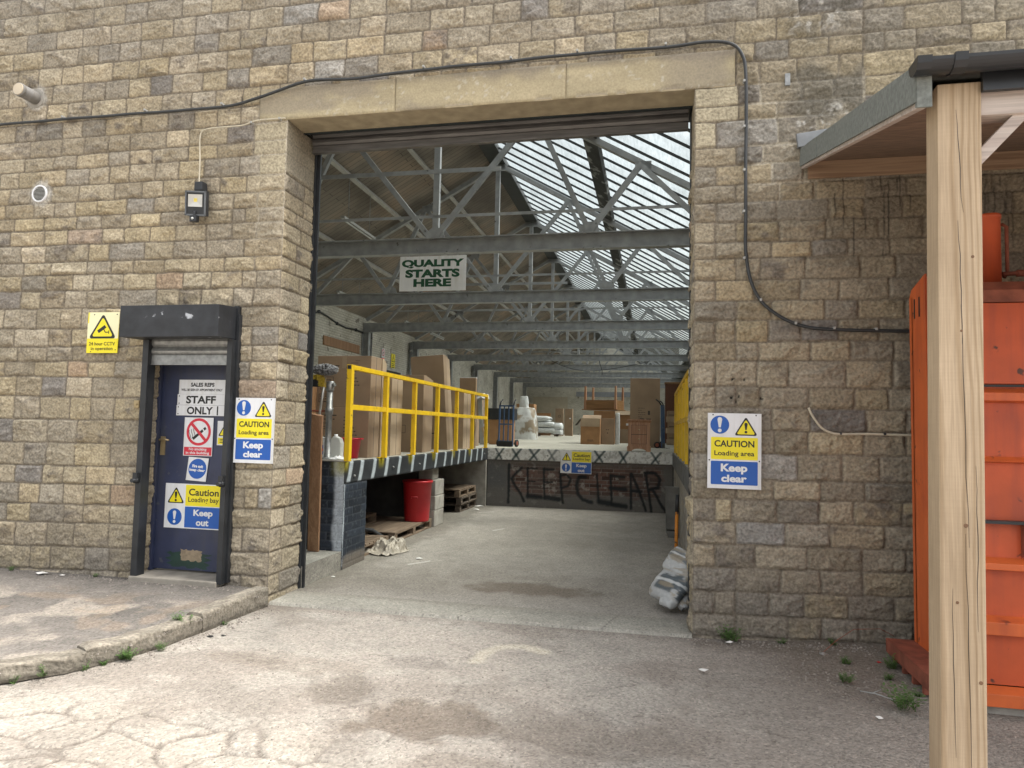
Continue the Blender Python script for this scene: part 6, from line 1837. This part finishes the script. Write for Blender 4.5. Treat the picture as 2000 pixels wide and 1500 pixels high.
MB().obox((xa - .085, (ya + yb) / 2, ZD + h1 - .10), (.62, 0, .78), (0, 1, 0), (-.78, 0, .62), (.125, .21, .004)).build("side_flap", M_print, t)
MB().obox(((xa + xb) / 2, yb + .06, ZD + h1 + .05), (1, 0, 0), (0, .8, .6), (0, -.6, .8), (.27, .10, .004)).build("back_flap", M_card, t)
m = MB()
for q in lines(.20, .12, 2, .22, .03, .016, 3): m.box((xa + q[0], ya - .0015, ZD + q[1]), (xa + q[0] + q[2], ya, ZD + q[1] + q[3]))
m.build("printing", M_print, t)
carton("upright_carton", "tall brown carton beside the opened carton, with dark print marks", (2.27, 14.55), (.38, .40, .76), M_card, .08, tape=False, prints=[(.14, .42, .03, .02), (.19, .42, .03, .02), (.17, .32, .03, .03)])
carton("tall_carton", "carton just behind, holding up the upturned oak table", (2.22, 15.3), (.62, .5, 1.0), M_cardin, 0, tape=False)
lump("hanging_polythene", "strip of cloudy polythene hanging beside the upright carton", "polythene", (2.34, 14.95, ZD), .07, .10, .93, M_poly, 25, .9)
# upturned table
tb = thing("upturned_table", "oak table lying upside down on cartons, legs in the air", "table", (1.92, 16.0, 2.21))
zt0 = 2.215
for (z0_, z1_, x0_, x1_, y0_, y1_, nm) in ((zt0, zt0 + .03, 1.36, 2.50, 15.4, 16.2, "table_top"),):
    MB().box((x0_, y0_, z0_), (x1_, y1_, z1_)).build(nm, M_oakd, tb, .004)
tb.rotation_euler = (0, 0, -.30)
ap = MB(); ap.box((1.44, 15.47, zt0 + .031), (2.42, 15.50, zt0 + .31)); ap.box((1.44, 16.10, zt0 + .031), (2.42, 16.13, zt0 + .31)); ap.box((1.40, 15.50, zt0 + .031), (1.43, 16.1, zt0 + .31)); ap.box((2.43, 15.50, zt0 + .031), (2.46, 16.1, zt0 + .31))
ap.build("apron", M_oakd, tb)
for x, y in ((1.40, 15.45), (2.39, 15.45), (1.40, 16.08), (2.39, 16.08)):
    m = MB().add([(x, y, zt0 + .032), (x + .075, y, zt0 + .032), (x + .075, y + .075, zt0 + .032), (x, y + .075, zt0 + .032),
                  (x + .012, y + .012, zt0 + .74), (x + .063, y + .012, zt0 + .74), (x + .063, y + .063, zt0 + .74), (x + .012, y + .063, zt0 + .74)],
                 [(0, 3, 2, 1), (4, 5, 6, 7), (0, 1, 5, 4), (1, 2, 6, 5), (2, 3, 7, 6), (3, 0, 4, 7)])
    m.build("leg", M_oak, tb, .004)
carton("small_carton", "small brown carton low behind the bedside cabinet", (2.62, 17.4), (.46, .4, .46), M_card, 0, tape=False)
t = carton("half_open_carton", "pale half open carton above the small carton", (2.75, 18.0), (.66, .5, .95), M_cardin, 0, tape=False)
MB().obox((2.42, 17.985, ZD + 1.02), (1, 0, 0), (0, .5, .86), (0, -.86, .5), (.32, .085, .004)).build("flap", M_card2, t)
pan = carton("panel_carton", "tall wide brown panel carton with print, taller than the bedside cabinet in front", (3.54, 11.85), (.735, .16, 1.735), M_card, 0, tape=False,
             prints=lines(.20, .98, 7, .19, .055, .010, 12) + [(.44, .82, .05, .10), (.24, .70, .10, .03), (.40, .70, .12, .025)])
# bedside cabinet
bc = thing("bedside_cabinet", "small oak bedside cabinet with two drawers at the dock edge", "cabinet", (3.10, 8.6, ZD))
bx0, bx1, by0, by1 = 2.885, 3.315, 8.42, 8.75
MB().box((bx0, by0, ZD + .10), (bx1, by1, ZD + .595)).build("carcass", M_oak, bc, .004)
m = MB().box((bx0 - .03, by0 - .03, ZD + .622), (bx1 + .03, by1 + .01, ZD + .645)); m.prism([(by0 - .001, .58), (by0 - .022, .615), (by0 - .022, .621), (by1, .621), (by1, .58)], (bx0 - .02, 0, ZD), (0, 1, 0), (0, 0, 1), (bx1 - bx0 + .04, 0, 0))
m.build("cabinet_top", M_oak, bc, .003)
arch = [(bx0 - .02, 0), (bx0 - .02, .10), (bx1 + .02, .10), (bx1 + .02, 0), (bx1 - .07, 0)] + [((bx0 + bx1) / 2 + (.145) * math.cos(math.radians(a)), .055 * math.sin(math.radians(a))) for a in range(0, 181, 15)] + [(bx0 + .07, 0)]
MB().prism(arch, (0, by0 - .018, ZD + .001), (1, 0, 0), (0, 0, 1), (0, .03, 0)).build("plinth_front", M_oak, bc)
m = MB().box((bx0 - .018, by0 + .013, ZD + .001), (bx0 + .006, by1, ZD + .10)); m.box((bx1 - .006, by0 + .013, ZD + .001), (bx1 + .018, by1, ZD + .10)); m.build("plinth_side", M_oak, bc)
for z0_, z1_ in ((.155, .335), (.345, .525)):
    d = MB().box((bx0 + .068, by0 - .006, ZD + z0_), (bx1 - .068, by0 - .001, ZD + z1_)).build("drawer", M_oak, bc, .002)
    MB().box((bx0 + .062, by0 - .003, ZD + z0_ - .005), (bx1 - .062, by0 - .0008, ZD + z1_ + .005)).build("drawer_shadow_gap", M_print, d)
    MB().lathe([(.007, 0), (.007, .010), (.015, .016), (.013, .026), (.004, .03)], ((bx0 + bx1) / 2, by0 - .006, ZD + (z0_ + z1_) / 2), 14, (0, -1, 0)).build("drawer_knob", M_brass, d)
# shelving and cartons behind the right rail
t = thing("wardrobe", "dark red brown wardrobe behind the tall panel carton", "wardrobe", (4.2, 19.6, ZD))
MB().box((3.78, 19.2, ZD), (4.6, 19.8, ZD + 2.1)).build("carcass", mk("dark_mahogany", (.12, .045, .022), .5, 0, .2, 5, .05, 40, stretch=(8, 8, .8)), t, .006)
MB().box((3.76, 19.18, ZD + 2.101), (4.62, 19.8, ZD + 2.16)).build("cornice", M_oakd, t, .004)
MB().box((4.195, 19.195, ZD + .1), (4.203, 19.2, ZD + 2.05)).build("door_gap", M_ink, t)
for k in range(6):
    carton("stacked_carton", "brown carton %s in the column behind the end-on rail" % ["lowest", "second up", "third up", "fourth up", "fifth up", "topmost"][k], (4.50 + .03 * (k % 2), 16.3 + .02 * (k % 3)), (.72, .6, .172), M_card if k % 2 else M_card2, .02 * (k % 3 - 1),
           "column of flat cartons behind the end-on rail", tape=False, prints=[(.05, .03, .6, .02)] if k % 2 else (), z=ZD + k * .178)
rag("white_wrapping", "white wrapping film hanging over a carton behind the end-on rail", "wrapping", (4.05, 9.0, ZD + 1.0), .22, .15, .2, M_cloth, 33)
t = thing("carton_under_wrap", "brown carton under the white wrapping behind the end-on rail", "cardboard box", (4.1, 9.0, ZD))
MB().box((3.86, 8.8, ZD), (4.4, 9.25, ZD + 1.0)).build("carton", M_card, t, .006)

# ------------------------------------------------------------------ fittings on the white side wall and in the roof
o = MB().box((BX0 + .001, 14.6, 4.16), (BX0 + .045, 17.35, 4.46)).build("timber_board", M_plank, None, .004)
prop(o, "bare brown timber board fixed flat on the white side wall", "board")
xw = BX0 + .03
s = Sign("small_no_smoking_sign", "small round no smoking notice on the white side wall", (xw, 19.42, 4.62), (0, 1, 0), VZ, (1, 0, 0), 330, 560, M_white, thick=.006)
s.disc(165, 165, 140, M_signred, "red_ring"); s.disc(165, 165, 108, M_white, "ring_centre", 2); s.panel([(90, 60), (112, 42), (245, 268), (222, 285)], "red_bar", M_signred, 3); s.panel([(90, 190), (230, 120), (240, 142), (100, 212)], "cigarette", M_ink, 4); s.rect(20, 370, 310, 540, M_signred, "red_panel")
s = Sign("small_caution_sign", "small yellow triangle caution notice beside the no smoking one", (xw, 20.45, 4.52), (0, 1, 0), VZ, (1, 0, 0), 420, 640, M_signyel, thick=.006)
s.tri(210, 20, 360, 310, M_ink, "black_triangle"); s.tri(210, 76, 260, 224, M_signyel, "yellow_triangle", 2); s.bang(210, 130, 150, M_ink, 3)
m = MB()
for k in range(3): m.prism([(60, 390 + 70 * k), (360, 390 + 70 * k), (360, 420 + 70 * k), (60, 420 + 70 * k)], s.P(0, 0, s.th + .001), s.u * .001, s.v * .001, s.n * .0007)
m.build("print_lines", M_ink, s.root)
t = thing("side_doorway", "dark side doorway in the white wall behind the four flat cartons", "doorway", (BX0, 20.6, ZD))
MB().box((BX0 + .001, 19.6, ZD), (BX0 + .02, 21.5, ZD + 2.62)).build("opening", M_darkvoid, t)  # flat dark sheet on the wall, its colour standing for an unlit doorway
m = MB(); m.box((BX0 + .001, 19.48, ZD), (BX0 + .06, 19.6, ZD + 2.74)); m.box((BX0 + .001, 21.5, ZD), (BX0 + .06, 21.62, ZD + 2.74)); m.box((BX0 + .001, 19.6, ZD + 2.62), (BX0 + .06, 21.5, ZD + 2.74))
m.build("door_frame", M_rafterwhite, t)
t = thing("wall_cable", "black cable looping up and along the white side wall", "cable", (BX0 + .04, 13.7, 4.4))
pts_ = [(13.42, 1.2), (13.45, 3.0), (13.48, 3.9), (13.55, 4.6), (13.75, 5.0), (14.2, 5.16), (14.8, 5.10), (15.5, 4.98), (16.2, 4.93), (17.0, 4.98), (17.6, 4.96)]
MB().tube([(BX0 + .04, a, b) for a, b in pts_], .03, 8).build("cable_run", M_cable, t)
m = MB()
for a, b in pts_[1::2]: m.box((BX0 + .001, a - .03, b - .05), (BX0 + .075, a + .03, b + .05))
m.build("cable_clips", M_cable, t)
for k, (bx, by, bz, lab) in enumerate(((-5.9, 13.2, 5.55, "fluorescent batten high by the side wall, before the second roof truss"), (-5.9, 18.9, 5.55, "fluorescent batten just past the column by the timber board"),
                                  (-5.9, 22.0, 5.55, "fluorescent batten above the tall leaning cartons"), (-5.9, 27.2, 5.55, "fluorescent batten past the fourth roof truss, above the rail end"),
                                  (-5.9, 32.5, 5.55, "fluorescent batten past the fifth roof truss"), (-3.6, 8.6, 6.3, "fluorescent batten high under the boarded slope behind the truss with the sign"))):
    t = thing("fluorescent_batten", lab, "light fitting", (bx, by, bz), "fluorescent battens under the boarded slope")
    MB().box((bx - .05, by, bz), (bx + .05, by + 1.8, bz + .06)).build("batten_body", M_clip, t, .006)
    MB().tube([(bx, by + .04, bz - .028), (bx, by + 1.76, bz - .028)], .016, 10).build("tube_lamp", M_clear, t)
    for yy in (by + .3, by + 1.5):
        MB().tube([(bx, yy, bz + .06), (bx, yy, roof_z(bx) - .01)], .008, 6).build("hanging_rod", M_galv, t)
    e = MB().box((bx - .022, by + .01, bz - .05), (bx + .022, by + .04, bz)); e.box((bx - .022, by + 1.76, bz - .05), (bx + .022, by + 1.79, bz)); e.build("lamp_holders", M_white, t)
t = thing("hanging_cable", "thin black cables drooping from the far roof beams", "cable", (.8, 28.2, 4.95))
for p, q, sag in (((-1.6, 28.1, 5.0), (.9, 28.1, 4.55), .22), ((.9, 28.1, 4.55), (3.2, 28.1, 5.0), .05), ((.75, 28.1, 5.0), (.9, 28.1, 4.50), .0), ((.9, 28.1, 4.55), (.9, 28.1, 4.30), 0)):
    pts_ = [Vector(p).lerp(Vector(q), k / 8) - Vector((0, 0, sag * 4 * (k / 8) * (1 - k / 8))) for k in range(9)]
    MB().tube(pts_, .018, 6).build("cable_strand", M_cable, t)

# ------------------------------------------------------------------ weeds, stones and litter outside
def weed(label, x, y, z, s, seed, n=26):
    r = random.Random(seed); st_ = MB(); lf = MB()
    for k in range(n):
        a = r.random() * 6.283; l = s * (.4 + .6 * r.random()); lean = .3 + .6 * r.random()
        b = Vector((x + (r.random() - .5) * s * .7, y + (r.random() - .5) * s * .4, z)); d = Vector((math.cos(a) * lean, math.sin(a) * lean, .9)).normalized()
        tip = b + d * l
        st_.tube([b, (b + tip) / 2 + Vector((0, 0, .01)), tip], [.0016, .0012, .0006], 4)
        for j in range(7):
            c = b + (tip - b) * (.25 + .75 * j / 6); a2 = a + (j % 2 * 2 - 1) * 1.2 + (r.random() - .5)
            e = Vector((math.cos(a2), math.sin(a2), .35 * r.random())).normalized(); w = Vector((-e.y, e.x, .2 * (r.random() - .5))) * s * .055
            L = s * (.12 + .14 * r.random())
            lf.add([c, c + e * L * .5 + w, c + e * L, c + e * L * .5 - w], [(0, 1, 2, 3)])
    t = thing("weed", label, "weed", (x, y, z), "weeds along the wall and kerb")
    st_.build("stems", M_leaf, t); lf.build("leaves", M_leaf, t)
weed("green weed at the foot of the stone wall under the larger loading area sign", 3.98, -.07, .0, .13, 1)
weed("green weed tuft in the broken gap of the kerb", -.06, -1.08, .07, .12, 2, 34)
weed("small weed at the kerb foot, last but one down the kerb", -.33, -2.02, .0, .09, 3, 18)
weed("trailing weeds along the kerb foot", -.06, -1.62, .0, .09, 4, 30)
weed("sparse weed at the kerb foot below the broken gap", .02, -1.40, .0, .07, 5, 16)
weed("leafy green weed between the orange skid and the timber post", 4.86, -1.18, .0, .15, 6, 30)
weed("low weed tuft in the dirt before the orange skid, farther from the post", 4.62, -.82, .01, .08, 7, 22)
weed("small weed under the end of the orange skid flange", 4.98, -.52, .03, .10, 8, 20)
weed("flat weed in the dirt close to the thin wire", 4.70, -.47, .02, .07, 9, 18)
rw_ = random.Random(77)
for k, (x, y, nm) in enumerate(((-.20, -1.84, "by the low kerb stone"), (-.14, -1.73, "just up the kerb from the trailing weeds"), (.06, -.72, "at the foot of the tall kerb block"), (-.42, -2.12, "last one down the kerb"),
                               (-1.75, -.06, "at the wall foot beside the shutter guide"), (-2.7, -.06, "at the wall foot under the round vent"), (4.35, -.07, "at the wall foot midway to the skid"), (4.72, -.08, "at the wall foot by the thin wire"),
                               (5.0, -.95, "against the front of the orange skid"), (4.90, -.72, "against the middle of the orange skid"))):
    weed("tiny weed growing " + nm, x, y, (float(pave_z(np.array(x), np.array(y))) if x < -1 else float(ground_z(np.array(x), np.array(y)))) , .035 + .045 * rw_.random(), 40 + k, 14)
def pebble_bed(name, spots, seed, mat):
    r = random.Random(seed); m = MB()
    for (x0, y0, x1, y1, spread, n, smin, smax) in spots:
        for k in range(n):
            t_ = r.random(); x = x0 + (x1 - x0) * t_ + r.gauss(0, spread); y = y0 + (y1 - y0) * t_ + r.gauss(0, spread)
            if y > -.03: y = -.03 - r.random() * .1
            if x < float(kerb_x(np.array(y))) + .01: z = float(pave_z(np.array(x), np.array(y)))
            else: z = float(ground_z(np.array(x), np.array(y)))
            s = smin + (smax - smin) * r.random() ** 3
            a, b, c_ = s * (.7 + .6 * r.random()), s * (.7 + .6 * r.random()), s * (.5 + .4 * r.random())
            ph = r.random() * 6.28
            vs = [(x + a * math.cos(ph + q * 1.2566) * (.8 + .4 * r.random()), y + b * math.sin(ph + q * 1.2566) * (.8 + .4 * r.random()), z - .001) for q in range(5)]
            vs += [(x + a * .55 * math.cos(ph + .5 + q * 1.2566), y + b * .55 * math.sin(ph + .5 + q * 1.2566), z + c_ * (.8 + .3 * r.random())) for q in range(5)]
            m.add(vs, [(0, 1, 2, 3, 4), (9, 8, 7, 6, 5)] + [(q, (q + 1) % 5, 5 + (q + 1) % 5, 5 + q) for q in range(5)])
    o = m.build(name, mat)
    return prop(o, kind='stuff', label="loose gravel and grit scattered over the yard", cat="gravel")
pebble_bed("gravel", [(.12, -.2, .0, -1.6, .07, 420, .003, .012), (0, -1.6, -.4, -2.2, .06, 200, .003, .012), (-3, -.1, -.1, -.12, .06, 420, .003, .011), (-2.6, -.4, .0, -.7, .3, 380, .002, .009),
                      (3.7, -.08, 5.0, -.15, .07, 420, .003, .012), (4.2, -.4, 4.9, -1.2, .22, 620, .003, .012), (.5, -1.6, 4.2, -2.2, .6, 1700, .002, .008), (.4, -.15, 3.6, -.12, .06, 420, .002, .008),
                      (1, -3, 4, -3, .4, 700, .002, .007)], 3, M_pebble)
def scrap(label, x, y, z, s, seed, mat=M_litter):
    r = random.Random(seed); m = MB()
    s *= .7
    p = [(x + s * math.cos(k * 1.05 + r.random() * .5) * (.6 + .6 * r.random()), y + s * .7 * math.sin(k * 1.05 + r.random() * .5) * (.6 + .6 * r.random()), z + .004 + s * .25 * r.random()) for k in range(6)]
    c = (x, y, z + .004 + s * .35)
    m.add(p + [c] + [(a, b, d - .0015) for a, b, d in p] + [(c[0], c[1], c[2] - .0015)], [(k, (k + 1) % 6, 6) for k in range(6)] + [((k + 1) % 6 + 7, k + 7, 13) for k in range(6)])
    o = m.build("paper_scrap", mat); prop(o, label, "litter", "scraps of litter")
scrap("white paper scrap on the bay floor by the crumpled sheet", .62, 2.02 + .3, .002, .07, 1)
scrap("small white scrap on the bay floor near the pier corner", .10, 1.10, .002, .035, 2)
scrap("white crumpled scrap at the wall foot between vent and staff door", -2.28, -.12, .125, .09, 3)
scrap("white pebble sized scrap near the staff door", -2.06, -.12, .125, .04, 4)
scrap("pale torn scrap lying on the open yard in front of the sacks' jamb", 3.72, -.83, .0, .06, 5)
scrap("grey crushed wrapper in the dirt beside the thin wire", 4.60, -.30, .02, .06, 6, M_alu)
scrap("white mortar lump at the wall foot under the weed", 3.97, -.14, .005, .055, 7)
scrap("tiny red scrap by the skid end", 4.93, -.42, .03, .03, 8, M_redplastic)
scrap("white scrap on the dirt near the leafy weed", 4.66, -1.35, -.005, .04, 9)
scrap("long white scrap on the bay floor below the dark pallets", .02, 7.4, .002, .10, 10)
scrap("crumpled white litter beside the pallet stack and brick face", -.05, 7.95, .002, .13, 11)
scrap("dark clod of asphalt at the foot of the broken kerb", .14, -1.02, -.01, .05, 12, M_rubber)
scrap("smaller dark clod of asphalt beside the kerb", .22, -.97, -.01, .035, 13, M_rubber)
t = thing("thin_wire", "thin rusty wire arching from the wall foot to the crushed wrapper", "wire", (4.85, -.2, .03))
MB().tube([(4.60, -.28, .03), (4.70, -.22, .10), (4.85, -.12, .17), (5.05, -.05, .17), (5.15, -.03, .12)], .0025, 5).build("wire_run", M_rust, t)
t = thing("twig", "pale dry twig lying in the dirt before the post", "twig", (4.75, -1.0, .01))
MB().tube([(4.66, -.98, .015), (4.74, -1.02, .02), (4.84, -1.10, .012)], .004, 5).build("twig_stem", M_clip, t)
MB().tube([(4.72, -1.01, .018), (4.78, -.97, .03)], .003, 5).build("twig_branch", M_clip, t)
